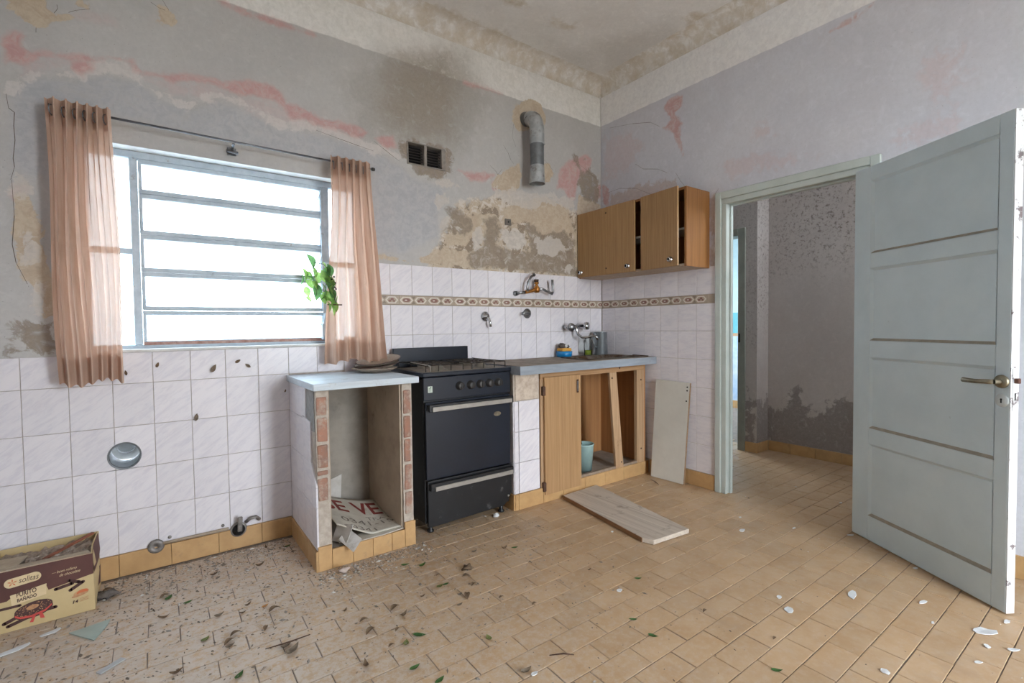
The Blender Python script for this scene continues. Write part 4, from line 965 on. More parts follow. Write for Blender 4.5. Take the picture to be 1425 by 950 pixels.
mm = MB(); ok = [f for f in fs if all(sx0 + .01 < 0.274 + 1.29 * vs[i][0] < 0.978 for i in f)]
mm.add([sheet_pt(0.274 + 1.29 * a, 0.46 - 0.34 * b, .0022) for a, b in vs], ok); tag(mm.build('red_lettering', M_RED, sg), kind='stuff')
vs, fs = TXT['tratar']; ok = [f for f in fs if all(0.70 + 0.45 * vs[i][0] < 0.985 for i in f)]
MB().add([sheet_pt(0.70 + 0.45 * a, 0.62 - 0.08 * b, .0022) for a, b in vs], ok).build('grey_lettering', M_INK, sg)
print_on('phone', 0.37, 0.97, 0.66, 0.78, M_INK, 'grey_lettering')
print_on('phone2', 0.42, 0.70, 0.85, 0.95, M_INK, 'grey_lettering')
M_CARD = plain('old_cardboard_white', (206, 202, 198), (186, 180, 172), .8, scale=10, dirt=(150, 140, 130), dscale=8)
o = MB().hexa([(-2.40, -0.44, .095), (-2.36, -0.55, .112), (-2.355, -0.55, .116), (-2.395, -0.44, .10), (-2.37, -0.43, .165), (-2.325, -0.535, .185), (-2.32, -0.535, .189), (-2.365, -0.43, .169)]).build('board_scrap', M_CARD, org=(-2.36, -.5, .094)); tag(o, 'small upright white board scrap leaning under the bent sale board', 'scrap')
o = MB().prism([(-2.385, -0.50, .118), (-2.345, -0.60, .082), (-2.295, -0.565, .115), (-2.335, -0.465, .15)], (0.004, -.002, .005)).build('card_scrap', M_CARD, org=(-2.34, -.53, .09)); tag(o, 'creased white card scrap hanging over the front skirting of the brick counter', 'scrap')
o = MB().prism([(-2.38, -0.49, .0955), (-2.06, -0.38, .0955), (-2.055, -0.52, .0955), (-2.16, -0.533, .0955), (-2.24, -.533, .0955), (-2.30, -.535, .0955)], (0, 0, .004)).build('paper_sheet', M_SIGN, org=(-2.2, -.48, .0955)); tag(o, 'grey paper sheet lying flat under the bent sale board', 'paper')
o = MB().hexa([(-2.36, -0.06, .09), (-2.24, -0.05, .09), (-2.24, -0.045, .095), (-2.36, -0.055, .095), (-2.35, -0.035, .26), (-2.225, -0.035, .30), (-2.225, -0.031, .30), (-2.35, -0.031, .26)]).build('board_offcut', M_CARD, org=(-2.3, -.05, .09)); tag(o, 'whitish board offcut standing behind the bent sale board', 'scrap')

# ------------------------------------------------------------------ stove
M_BLACK = plain('blue_black_enamel', (24, 30, 43), (18, 24, 35), 0.32, scale=5, dirt=(48, 50, 56), dscale=7, damt=(.6, .85))
M_BLACK2 = plain('grimy_black_enamel', (16, 16, 19), (23, 23, 26), 0.42, scale=8, dirt=(92, 90, 90), dscale=16, damt=(.6, .75))
M_TOP = plain('dusty_hob', (128, 116, 102), (100, 92, 84), 0.6, scale=16, dirt=(150, 136, 118), dscale=9, damt=(.45, .7))
M_STRIP = plain('brushed_pale_strip', (166, 160, 152), (150, 144, 138), 0.4, 0.3, scale=20)
M_WIRE = plain('black_wire', (52, 46, 42), (70, 62, 54), .5, .4, scale=40)
st = thing('gas_stove', (-1.605, -0.25, 0), 'dark blue-black gas stove with five knobs between brick counter and sink cabinet', 'stove')
sx0_, sx1_ = -1.910, -1.316
MB().box(sx0_ + .012, sx1_ - .004, -0.452, -0.03, 0.055, 0.862).build('body', M_BLACK2, st, bevel=.003)
m = MB(); m.box(sx0_, sx1_, -0.482, -0.03, 0.876, 0.9); m.build('hob_edge', M_BLACK, st, bevel=.005, seg=2)
MB().box(sx0_ + .018, sx1_ - .018, -0.462, -0.055, 0.8995, 0.9015).build('hob_surface', M_TOP, st)
bs = MB().box(-1.90, -1.365, -0.052, -0.028, 0.9, 1.021).build('backsplash', M_BLACK, st, bevel=.003)
cpn = MB().box(sx0_ + .006, sx1_ - .002, -0.474, -0.452, 0.744, 0.872).build('control_panel', M_BLACK, st, bevel=.004, seg=2)
for x in (-1.678, -1.604, -1.538, -1.474, -1.409):
    k = MB().lathe([(.0255, 0), (.0255, .006), (.022, .008), (.0205, .026), (.017, .029), (0, .029)], (x, -0.474, 0.813), (0, -1, 0), 24).build('knob', plain('matt_black_plastic', (40, 38, 38), (52, 48, 46), .5) if 'matt_black_plastic' not in bpy.data.materials else bpy.data.materials['matt_black_plastic'], st)
    MB().box(x - .003, x + .003, -0.507, -0.4995, 0.797, 0.829).build('grip', bpy.data.materials['matt_black_plastic'], k, bevel=.001)
stk = MB().box(-1.878, -1.851, -0.4755, -0.4735, 0.789, 0.824).build('sticker', plain('white_sticker', (196, 204, 192), (180, 190, 178), .6), st)
mm = MB(); mm.box(-1.868, -1.866, -.4762, -.4752, .795, .808); mm.tube([(-1.872, -.4757, .814), (-1.866, -.4757, .809), (-1.860, -.4757, .815)], .0012, 5); mm.lathe([(0, 0), (.004, 0)], (-1.862, -.4762, .817), (0, -1, 0), 8); mm.build('sticker_mark', plain('green_mark', (70, 96, 70), rough=.6), stk)
dr = MB().box(sx0_ + .016, sx1_ - .006, -0.474, -0.452, 0.302, 0.735).build('oven_door', M_BLACK, st, bevel=.004, seg=2)
h = MB(); h.box(-1.868, -1.330, -0.512, -0.504, 0.686, 0.712); h.build('handle_strip', M_STRIP, dr, bevel=.002)
h = MB(); h.box(-1.885, -1.315, -0.504, -0.49, 0.684, 0.726); h.box(-1.888, -1.862, -0.492, -0.473, 0.69, 0.722); h.box(-1.338, -1.312, -0.492, -0.473, 0.69, 0.722); h.build('handle_back', M_BLACK2, dr, bevel=.003)
MB().prism([(-1.419 + .026 * math.cos(a), -0.4748, 0.622 + .014 * math.sin(a)) for a in [i * math.pi / 8 for i in range(16)]], (0, -.002, 0)).build('badge', plain('worn_gold_badge', (150, 138, 116), (110, 100, 86), .4, .6, scale=60), dr)
dw = MB(); c = .02
dw.prism([(sx0_ + .022, -0.475, 0.296), (sx1_ - .002, -0.475, 0.296), (sx1_ - .002, -0.475, 0.12), (sx1_ - .03, -0.475, 0.07), (sx1_ - .06, -0.475, 0.048), (sx0_ + .06, -.475, 0.036), (sx0_ + .022, -.475, 0.040)], (0, .022, 0))
dwo = dw.build('drawer', M_BLACK2, st, bevel=.004, seg=2)
MB().box(-1.855, -1.325, -0.507, -0.499, 0.243, 0.268).build('handle_strip', M_STRIP, dwo, bevel=.002)
h = MB(); h.box(-1.88, -1.315, -0.499, -0.485, 0.243, 0.286); h.box(-1.883, -1.855, -.487, -.474, .246, .284); h.box(-1.335, -1.31, -.487, -.474, .246, .284); h.build('handle_back', M_BLACK2, dwo, bevel=.003)
MB().lathe([(.006, 0), (.007, .004), (0, .005)], (-1.345, -0.4755, 0.105), (0, -1, 0), 10).build('screw', M_STRIP, dwo)
for x, y in ((sx0_ + .05, -.44), (sx1_ - .06, -.44), (sx0_ + .05, -.06), (sx1_ - .06, -.06)): MB().lathe([(.0, 0), (.018, 0), (.02, .01), (.012, .016), (.012, .056)], (x, y, 0), (0, 0, 1), 14).build('foot', M_BLACK2, st)
M_BURN = plain('grey_burner', (150, 142, 130), (116, 110, 102), .5, .5, scale=30)
for bx, by, r in ((-1.755, -.345, .045), (-1.455, -.345, .036), (-1.755, -.165, .036), (-1.455, -.165, .045)):
    b = MB().lathe([(r * 1.45, 0), (r * 1.4, .004), (r, .006), (r, .014), (r * .8, .018), (r * .78, .024), (0, .025)], (bx, by, .901), (0, 0, 1), 24).build('burner', M_BURN, st)
def grate(xa, xb):
    g = MB(); ya, yb, zt_ = -.445, -.075, .936; r = .0028
    def leg(x, y, dx=0, dy=0): g.tube([(x, y, .9015), (x, y, zt_ - .004), (x + dx * .006, y + dy * .006, zt_)], r, 6)
    for y in (ya, (ya * .7 + yb * .3), (ya + yb) / 2, (ya * .3 + yb * .7), yb): g.tube([(xa, y, zt_), (xb, y, zt_)], r, 6)
    for x in (xa, (xa * 2 + xb) / 3, (xa + 2 * xb) / 3, xb): g.tube([(x, ya, zt_), (x, yb, zt_)], r, 6); leg(x, ya); leg(x, yb)
    for cy_ in (-.345, -.165):
        cx_ = (xa + xb) / 2
        for i in range(8):
            a = i * math.pi / 4; g.tube([(cx_ + .03 * math.cos(a), cy_ + .03 * math.sin(a), zt_), (cx_ + .085 * math.cos(a), cy_ + .085 * math.sin(a), zt_)], r, 5)
    g.build('grate', M_WIRE, st)
grate(-1.875, -1.635); grate(-1.575, -1.335)
wl = MB().tube([(-1.897, -.30, .95), (-1.86, -.42, .938), (-1.855, -.462, .935), (-1.858, -.468, .903)], .003, 6).build('loose_wire', plain('bright_wire', (190, 184, 174), rough=.3, metal=.8), st)
MB().tube([(-1.345, -.075, .938), (-1.335, -.09, .936), (-1.32, -.12, .932)], .004, 6).build('loose_rod', M_WIRE, st)

# ------------------------------------------------------------------ sink cabinet
M_LAM = grain('wood_laminate_door', (180, 143, 102), (156, 120, 82), 'z', 120, .5, dirt=(150, 112, 76), damt=(.62, .8), c3=(166, 130, 90))
M_WOOD = grain('raw_pine_frame', (184, 152, 118), (160, 127, 94), 'z', 70, .75, dirt=(120, 96, 76), damt=(.58, .78))
M_WOODX = grain('raw_pine_rail', (180, 143, 104), (156, 118, 82), 'x', 70, .75, dirt=(120, 96, 76), damt=(.58, .78))
M_INNER = grain('orange_plywood_inside', (176, 128, 82), (152, 106, 66), 'z', 50, .6, dirt=(110, 84, 64), damt=(.6, .8))
M_SLAB2 = plain('grey_blue_stone_top', (150, 158, 168), (132, 140, 148), .5, scale=10, stretch=(.5, 3, 3), dirt=(134, 122, 112), dscale=9, damt=(.55, .78))
M_SLABT = plain('dirty_stone_face', (150, 138, 126), (126, 116, 106), .7, scale=10, dirt=(104, 92, 82), dscale=12, damt=(.5, .7))
M_RUSTD = plain('dark_rusted_iron', (78, 58, 48), (96, 70, 56), .7, .4, scale=30)
sc_ = thing('sink_cabinet', (-0.65, -0.25, 0), 'sink base cabinet with one wooden door left, open bay and tiled end pier', 'cabinet')
zb2 = 0.851; fy = -0.484
MB().box(-1.296, -1.088, fy + .010, -.004, 0, zb2).build('pier', M_MORTAR, sc_, bevel=.003)
m = MB(); m.box(-1.285, -1.10, fy + .001, fy + .02, 0.684, zb2 - .003); m.build('rough_plaster', plain('crumbly_plaster', (206, 192, 176), (176, 158, 142), .95, scale=26, bump=.6), sc_, bevel=.006, seg=2)
for z0, z1 in ((.1, .295), (.295, .49), (.49, .682)):
    wall_tile(-1.262, -1.096, z0, z1, 'y', sc_, pos=fy, th=.009); wall_tile(-1.298, -1.264, z0, z1, 'y', sc_, pos=fy, th=.009)
for a, b in ((-.15, -.01), (-.30, -.15), (-.478, -.30)):
    for z0, z1 in ((.1, .295), (.295, .49), (.49, .682)): wall_tile(a, b, z0, z1, 'x', sc_, pos=-1.3015, th=.006)
MB().box(-1.088, -.012, -.482, -.01, 0.0, .088).build('plinth_slab', M_RENDER, sc_)
xx = -1.302
for e in (-1.275, -1.075, -.90, -.70, -.50, -.30, -.10, -.012): wall_tile(xx, e, 0, .1 if e < -1.05 else .096, 'y', sc_, 'skirting_tile', M_OCHRE, .0008, fy - .010, .012); xx = e
wall_tile(-.49, -.012, 0, .1, 'x', sc_, 'skirting_tile', M_OCHRE, .0008, -1.311, .012)
MB().box(-1.086, -.052, -.484, -.462, .806, zb2 - .001).build('top_rail', M_WOODX, sc_, bevel=.002)
MB().box(-1.086, -1.056, -.484, -.462, .09, .806).build('stile', M_WOOD, sc_, bevel=.002)
MB().box(-.135, -.052, -.484, -.455, .09, .806).build('stile', M_WOOD, sc_, bevel=.002)
MB().hexa([(-.372, -.487, .085), (-.292, -.487, .085), (-.292, -.465, .085), (-.372, -.465, .085), (-.438, -.484, .806), (-.362, -.484, .806), (-.362, -.462, .806), (-.438, -.462, .806)]).build('centre_batten', M_WOOD, sc_, bevel=.002)
m = MB(); m.box(-.735, -.375, -.484, -.455, .088, .112); m.box(-.29, -.135, -.484, -.455, .088, .112); m.build('bottom_rail', plain('grey_dusty_rail', (150, 132, 114), (128, 110, 94), .85, scale=30), sc_, bevel=.002)
for nm, mt, b in (('back_panel', M_INNER, (-1.086, -.012, -.03, -.012, .088, zb2 - .001)), ('side_panel', M_INNER, (-1.087, -1.074, -.461, -.031, .088, zb2 - .001)), ('side_panel', M_INNER, (-.052, -.038, -.483, -.031, .088, zb2 - .001)), ('inner_divider', M_INNER, (-.70, -.690, -.25, -.031, .088, .8))):
    MB().box(*b).build(nm, mt, sc_)
dd = MB().box(-1.066, -.742, -.503, -.486, .052, .818).build('cabinet_door', M_LAM, sc_, bevel=.002)
hh_ = MB(); hh_.box(-.785, -.765, -.508, -.5025, .695, .785); hh_.build('pull', M_RUSTD, dd, bevel=.003); MB().box(-.781, -.771, -.511, -.507, .705, .775).build('pull_inset', M_CHROME2, dd, bevel=.002)
for z in (.73, .105): MB().box(-1.082, -1.058, -.506, -.485, z - .03, z + .03).build('hinge', M_RUSTD, sc_, bevel=.003)
for x, z in ((-.412, .765), (-.317, .135), (-.09, .73), (-.09, .20), (-.33, .835)): MB().lathe([(.0, .003), (.006, .003), (.007, 0)], (x, -.485, z), (0, -1, 0), 8).build('nail', M_RUSTD, sc_)
# worktop with the sink cut-out
SX0, SX1, SY0, SY1 = -.62, -.07, -.455, -.17
sw = thing('sink_worktop', (-.65, -.28, .852), 'long grey stone worktop with a sunk steel sink, ending at the door wall', 'worktop')
m = MB(); zt0, zt1 = .852, .905
m.box(-1.305, SX0, -.562, -.004, zt0, zt1); m.box(SX1, -.002, -.562, -.004, zt0, zt1); m.box(SX0, SX1, -.562, SY0, zt0, zt1); m.box(SX0, SX1, SY1, -.004, zt0, zt1)
m.build('stone_slab', M_SLAB2, sw)
m = MB()
for a, b, c, d in ((-1.302, SX0, -.553, -.004), (SX1, -.004, -.553, -.004), (SX0, SX1, -.553, SY0), (SX0, SX1, SY1, -.004)): m.box(a, b, c, d, zt1 - .0005, zt1 + .0012)
m.build('dirt_film', M_SLABT, sw)
def rr(x0, x1, y0, y1, r, z, n=5):
    out = []
    for cx_, cy_, a0 in ((x1 - r, y1 - r, 0), (x0 + r, y1 - r, 90), (x0 + r, y0 + r, 180), (x1 - r, y0 + r, 270)):
        for i in range(n + 1):
            a = math.radians(a0 + 90 * i / n); out.append((cx_ + r * math.cos(a), cy_ + r * math.sin(a), z))
    return out
m = MB(); L = [rr(SX0 - .02, SX1 + .02, SY0 - .02, SY1 + .02, .05, zt1 + .006), rr(SX0 + .008, SX1 - .008, SY0 + .008, SY1 - .008, .05, zt1 + .005), rr(SX0 + .02, SX1 - .02, SY0 + .02, SY1 - .02, .05, zt1 - .01), rr(SX0 + .03, SX1 - .03, SY0 + .03, SY1 - .03, .05, zt1 - .08), rr(SX0 + .07, SX1 - .07, SY0 + .07, SY1 - .07, .03, zt1 - .094)]
N = len(L[0]); m.smooth = True; m.add([q for l in L for q in l], [(k * N + i, k * N + (i + 1) % N, (k + 1) * N + (i + 1) % N, (k + 1) * N + i) for k in range(4) for i in range(N)] + [tuple(range(4 * N, 5 * N))])
m.build('sink_basin', plain('stained_steel', (136, 128, 118), (104, 92, 80), .4, .6, scale=12, dirt=(86, 62, 44), dscale=7, damt=(.42, .62)), sw, solid=.002)
MB().lathe([(0, .002), (.03, .002), (.034, 0)], ((SX0 + SX1) / 2, (SY0 + SY1) / 2, zt1 - .093), (0, 0, 1), 18).build('drain', M_RUSTD, sw)
# bucket in the open bay
bk = thing('plastic_bucket', (-.60, -.38, .088), 'pale aqua plastic tub standing inside the open sink cabinet bay', 'bucket')
M_AQUA = plain('pale_aqua_plastic', (170, 200, 198), (158, 190, 190), .45)
MB().lathe([(0, .003), (.052, .003), (.055, 0), (.072, .2), (.075, .202), (.075, .208), (.069, .208), (.054, .006), (0, .006)], (-.60, -.38, .089), (0, 0, 1), 28).build('tub', M_AQUA, bk)
MB().lathe([(0, .0), (.018, .002), (.014, .02), (0, .024)], (-.62, -.36, .29), (0, 0, 1), 10).build('dark_lump', M_DARK, bk)

# ------------------------------------------------------------------ wall cabinet
M_LAM2 = grain('warm_wood_laminate', (170, 134, 92), (146, 111, 73), 'z', 130, .45, c3=(158, 122, 80))
M_LAM3 = grain('warm_wood_side', (152, 106, 62), (130, 87, 48), 'z', 90, .35, c3=(140, 96, 54))
wc = thing('wall_cabinet', (-.14, -.5, 1.53), 'wooden laminate wall cabinet with three doors hung beside the doorway', 'wall cabinet')
ca, cb, cz0, cz1, cdp = -1.004, -.006, 1.532, 2.05, -.268
m = MB(); m.box(cdp, -.004, ca, ca + .018, cz0, cz1); m.build('side_panel', M_LAM3, wc, bevel=.001)
m = MB(); m.box(cdp, -.004, cb - .018, cb, cz0, cz1); m.build('side_panel', M_LAM3, wc, bevel=.001)
m = MB(); m.box(cdp, -.004, ca + .018, cb - .018, cz0 + .002, cz0 + .018); m.build('bottom_panel', plain('pale_chipboard', (186, 168, 150), (166, 148, 130), .8, scale=30), wc)
MB().box(cdp, -.004, ca + .018, cb - .018, cz1 - .018, cz1 - .001).build('top_panel', M_LAM3, wc)
MB().box(-.012, -.004, ca + .018, cb - .018, cz0 + .018, cz1 - .018).build('back_panel', M_INNER, wc)
MB().box(cdp + .02, -.013, ca + .019, cb - .019, 1.775, 1.79).build('shelf', plain('white_shelf', (200, 198, 194), rough=.6), wc)
MB().box(cdp, cdp + .05, -.665, -.648, cz0 + .018, cz1 - .018).build('divider', M_LAM3, wc)
def knob(x, y, z, par, nx=-1):
    k = MB().lathe([(.016, 0), (.017, .003), (.010, .006), (.009, .012), (.016, .020), (.013, .026), (0, .028)], (x, y, z), (nx, 0, 0), 18).build('knob', M_CHROME, par)
    MB().lathe([(0, .001), (.008, 0), (.009, -.002)], (x + nx * .029, y, z), (nx, 0, 0), 12).build('knob_centre', M_DARK, k)
d1 = MB().box(cdp - .018, cdp - .001, -.316, cb, cz0 + .006, cz1 - .002).build('cabinet_door', M_LAM2, wc, bevel=.0015); knob(cdp - .018, -.045, 1.578, d1)
d2 = MB().box(cdp - .018, cdp - .001, -.588, -.318, cz0 + .004, cz1 - .001).build('cabinet_door', M_LAM2, wc, bevel=.0015); knob(cdp - .018, -.53, 1.58, d2)
# third door hangs ajar: hinged on the divider, swung out
hy, a3 = -.648, math.radians(6)
mm = MB(); ux_, uy_ = -math.sin(a3), -math.cos(a3); nx_, ny_ = -math.cos(a3), math.sin(a3); Wd = .325
P0 = Vector((cdp - .002, hy, 0)); P1 = P0 + Vector((ux_, uy_, 0)) * Wd; Nn = Vector((nx_, ny_, 0)) * .017
mm.hexa([(q.x, q.y, z) for z in (cz0 + .002, cz1) for q in (P0, P1, P1 + Nn, P0 + Nn)])
d3_ = mm.build('cabinet_door', M_LAM2, wc, bevel=.0015); kp = P0 + Vector((ux_, uy_, 0)) * (Wd - .055) + Nn; knob(kp.x, kp.y, 1.58, d3_)
for y in (-.316,):
    for z in (1.585, 2.005): MB().lathe([(0, .003), (.006, .002), (.007, 0)], (cdp - .018, y, z), (-1, 0, 0), 10).build('hinge_screw', M_RUSTD, wc)
for z in (1.57, 2.01): MB().box(cdp - .012, cdp + .004, -.652, -.636, z - .012, z + .012).build('hinge', M_RUSTD, wc)

# ------------------------------------------------------------------ loose boards
M_BOARD = grain('weathered_grey_board', (200, 188, 174), (172, 158, 144), 'y', 60, .85, dirt=(112, 98, 86), damt=(.54, .74))
lb = thing('loose_shelf_board', (-.83, -.9, 0), 'weathered grey wooden board lying on the floor before the sink cabinet', 'board')
c4 = [(-.929, -.522), (-.602, -.506), (-.744, -1.34), (-1.012, -1.312), (-1.034, -1.255)]
MB().prism([(a, b, .003) for a, b in c4][::-1], (0, 0, .024)).build('board_top', M_BOARD, lb, bevel=.002)
MB().prism([(-.9295, -.522, .003), (-1.0345, -1.255, .003), (-1.037, -1.252, .003), (-.932, -.520, .003)][::-1], (0, 0, .0235)).build('edge_strip', grain('brown_edge', (150, 112, 78), (124, 90, 62), 'y', 80, .7), lb)
wpn = thing('white_panel', (-.05, -.7, 0), 'off-white chipboard panel leaning upright against the tiled wall beside the doorway', 'panel')
M_PAN = plain('off_white_melamine', (214, 212, 204), (204, 202, 194), .45, scale=4, dirt=(150, 144, 134), dscale=18, damt=(.66, .8))
b0, b1, t0_, t1_ = Vector((-.075, -.563, .002)), Vector((-.060, -.835, .002)), Vector((-.026, -.575, .735)), Vector((-.020, -.862, .730)); nn = Vector((.016, 0, .001))
MB().hexa([b0, b1, b1 + nn, b0 + nn, t0_, t1_, t1_ + nn, t0_ + nn]).build('panel_face', M_PAN, wpn, bevel=.001)
MB().hexa([b1 + Vector((0.0005, -.0012, .001)), b1 + Vector((.0155, -.0012, .001)), b1 + Vector((.0155, .001, .001)), b1 + Vector((.0005, .001, .001)), t1_ + Vector((.0005, -.0012, -.001)), t1_ + Vector((.0155, -.0012, -.001)), t1_ + Vector((.0155, .001, -.001)), t1_ + Vector((.0005, .001, -.001))]).build('raw_edge', plain('raw_chipboard', (150, 122, 94), (130, 104, 80), .9, scale=40), wpn)
for z, yy in ((.70, -.842), (.675, -.842), (.60, -.838)):
    fx = b1.x + (t1_.x - b1.x) * z / .73; MB().lathe([(0, .001), (.006, .0008), (.007, -.002)], (fx - .0005, yy, z), (-1, 0, .07), 10).build('screw_hole', M_DARK, wpn)

# ------------------------------------------------------------------ taps and things on the sink worktop
M_OLDBR = plain('orange_brass', (186, 130, 64), (150, 98, 48), .4, .7, scale=40)
tp = thing('bath_mixer', (-.76, -.03, 1.38), 'loose brass mixer body with bent chrome pipes fixed on the tiles above the border', 'tap')
yb_ = -.05
MB().tube([(-.865, yb_, 1.402), (-.84, yb_, 1.404), (-.79, yb_ - .002, 1.416), (-.755, yb_, 1.43)], [.013, .011, .012, .02], 12).build('brass_body', M_OLDBR, tp)
MB().lathe([(.0, -.03), (.018, -.028), (.024, -.01), (.022, .01), (.012, .022), (.01, .034), (.016, .036), (.016, .05), (0, .05)], (-.755, yb_, 1.43), (0, 0, 1), 16).build('spindle', M_OLDBR, tp)
MB().lathe([(.012, 0), (.016, .002), (.018, .018), (0, .018)], (-.757, yb_, 1.482), (0, 0, 1), 8).build('spindle_nut', M_RUSTD, tp)
MB().tube([(-.865, yb_, 1.402), (-.90, yb_ + .015, 1.396), (-.918, yb_ + .03, 1.393)], [.009, .009, .015], 10).build('wall_nut', M_CHROME2, tp)
MB().tube([(-.918, yb_ + .03, 1.393), (-.924, .002, 1.392)], [.018, .02], 10).build('wall_flange', M_CHROME2, tp)
MB().tube([(-.85, yb_ - .008, 1.405), (-.852, yb_ - .012, 1.44), (-.845, yb_ - .012, 1.475), (-.82, yb_ - .01, 1.51), (-.79, yb_ - .004, 1.533)], [.009, .009, .009, .0095, .010], 10).build('bent_pipe', M_CHROME2, tp)
MB().lathe([(.013, 0), (.013, .012), (0, .012)], (-.788, yb_ - .004, 1.53), (.8, 0, .6), 10).build('pipe_end', M_CHROME2, tp)
MB().tube([(-.745, yb_, 1.43), (-.70, yb_ - .005, 1.43), (-.65, yb_ - .01, 1.408), (-.612, yb_ - .012, 1.398), (-.603, yb_ - .012, 1.41), (-.605, yb_ - .012, 1.45), (-.612, yb_ - .012, 1.505)], [.012, .009, .009, .012, .010, .0095, .0095], 10).build('outlet_pipe', M_CHROME2, tp)
MB().tube([(-.71, yb_ + .004, 1.43), (-.70, .003, 1.428)], [.011, .017], 10).build('wall_flange', M_CHROME2, tp)
lv_ = thing('stop_valve', (-1.19, 0, 1.16), 'round chrome valve with a drooping lever on the tiles above the stove', 'tap')
MB().lathe([(.034, 0), (.036, .004), (.030, .012), (.018, .016), (.016, .035), (0, .037)], (-1.19, 0, 1.222), (0, -1, 0), 26).build('rosette', M_CHROME, lv_)
MB().tube([(-1.19, -.03, 1.218), (-1.186, -.045, 1.205), (-1.178, -.05, 1.175), (-1.176, -.05, 1.148)], [.010, .010, .008, .010], 12).build('lever', M_CHROME, lv_)
lv_ = thing('shower_valve', (-.82, 0, 1.21), 'round chrome valve with a short sideways stub on the tiles', 'tap')
MB().lathe([(.036, 0), (.038, .004), (.032, .012), (.018, .016), (.016, .03), (0, .032)], (-.812, 0, 1.246), (0, -1, 0), 26).build('rosette', M_CHROME2, lv_)
MB().tube([(-.815, -.03, 1.246), (-.86, -.036, 1.244), (-.885, -.036, 1.244)], [.010, .009, .013], 12).build('stub', M_CHROME2, lv_)
fc = thing('sink_faucet', (-.36, 0, 1.0), 'chrome two-handle wall faucet with curved spout over the sink', 'faucet')
MB().tube([(-.44, -.055, 1.14), (-.28, -.055, 1.148)], .014, 12).build('bridge', M_CHROME, fc)
for x, z in ((-.432, 1.138), (-.286, 1.146)):
    MB().tube([(x, -.055, z), (x, .002, z)], [.013, .02], 12).build('wall_union', M_CHROME, fc)
    MB().lathe([(.0, .0), (.016, 0), (.02, .012), (.03, .016), (.033, .034), (.028, .05), (0, .052)], (x, -.06, z), (-.35 if x < -.36 else .5, -1, 0), 14).build('handle', M_CHROME2 if x < -.36 else M_CHROME, fc)
MB().tube([(-.36, -.055, 1.144), (-.36, -.06, 1.12), (-.355, -.075, 1.08), (-.335, -.10, 1.055), (-.30, -.125, 1.055), (-.27, -.15, 1.068), (-.245, -.17, 1.06), (-.235, -.176, 1.035)], [.016, .012, .010, .010, .010, .010, .010, .011], 12).build('spout', M_CHROME, fc)
sd = thing('soap_dish', (-.50, -.06, .906), 'blue plastic soap dish holding a yellow sponge and steel wool beside the sink', 'soap dish')
MB().lathe([(0, 0), (.055, 0), (.062, .012), (.064, .045), (.059, .045), (.057, .012), (0, .010)], (-.495, -.065, .9065), (0, 0, 1), 22).build('dish', plain('blue_plastic', (24, 128, 186), (18, 112, 170), .35), sd)
MB().box(-.545, -.445, -.10, -.03, .949, .975).build('sponge', plain('yellow_sponge', (212, 160, 76), (200, 150, 70), .95, scale=80, bump=.5), sd, bevel=.008, seg=2)
MB().box(-.545, -.445, -.10, -.03, .943, .95).build('scouring_pad', M_DARK, sd)
def lump(name, c, r, mat, par, seed, sq=(1, 1, 1), j=.25, n=10):
    rn = random.Random(seed); mm = MB(); c = Vector(c)
    T_ = [[1 + rn.uniform(-j, j) for _ in range(n)] for _ in range(7)]
    def f(u, v):
        a = 2 * math.pi * u; b = math.pi * (v - .5); k = T_[int(round(v * 6))][int(round(u * n)) % n] if 0 < v < 1 else 1
        return (c.x + r * sq[0] * k * math.cos(a) * math.cos(b), c.y + r * sq[1] * k * math.sin(a) * math.cos(b), c.z + r * sq[2] * k * math.sin(b))
    mm.grid(f, n, 6); return mm.build(name, mat, par)
lump('steel_wool', (-.515, -.06, .993), .026, plain('dark_steel_wool', (70, 64, 60), (110, 102, 96), .7, .4, scale=90, bump=.8), sd, 3, (1.2, 1, .8)); lump('white_rag', (-.48, -.055, .99), .024, plain('white_rag', (214, 212, 210), (196, 194, 190), .9), sd, 4, (1, 1, .8)); lump('steel_wool', (-.462, -.07, .984), .015, bpy.data.materials['dark_steel_wool'], sd, 6)
gm = NT('clear_glass'); gm.b.inputs['Transmission Weight'].default_value = .0
gm.n.remove(gm.b); a_ = gm.new('ShaderNodeBsdfTransparent'); a_.inputs[0].default_value = (.93, .95, .94, 1); b_ = gm.new('ShaderNodeBsdfGlossy'); b_.inputs['Roughness'].default_value = .05; fr_ = gm.new('ShaderNodeLayerWeight'); fr_.inputs[0].default_value = .12
mx = gm.new('ShaderNodeMixShader'); gm.link(fr_.outputs['Fresnel'], mx.inputs[0]); gm.link(a_.outputs[0], mx.inputs[1]); gm.link(b_.outputs[0], mx.inputs[2]); gm.link(mx.outputs[0], gm.out.inputs['Surface'])
cg = thing('soap_bottle', (-.268, -.10, .906), 'slim clear bottle with green liquid at the bottom beside the metal tankard', 'bottle')
MB().lathe([(0, 0), (.03, 0), (.033, .006), (.033, .12), (.024, .135), (.02, .15), (.016, .15), (.02, .134), (.030, .119), (.030, .008), (0, .006)], (-.268, -.10, .9065), (0, 0, 1), 22).build('glass_body', gm.m, cg)
MB().lathe([(0, .007), (.0285, .007), (.0285, .045), (0, .045)], (-.268, -.10, .9065), (0, 0, 1), 20).build('liquid', plain('green_liquid', (150, 160, 60), (130, 142, 50), .2), cg)
tn = thing('metal_tankard', (-.115, -.09, .906), 'tall grey metal tankard with a side handle in the corner of the worktop', 'tankard')
MB().lathe([(0, 0), (.056, 0), (.058, .006), (.056, .185), (.059, .19), (.054, .19), (.052, .008), (0, .006)], (-.115, -.09, .9065), (0, 0, 1), 30).build('body', plain('dull_aluminium', (168, 174, 178), (150, 156, 160), .35, .8, scale=10), tn)
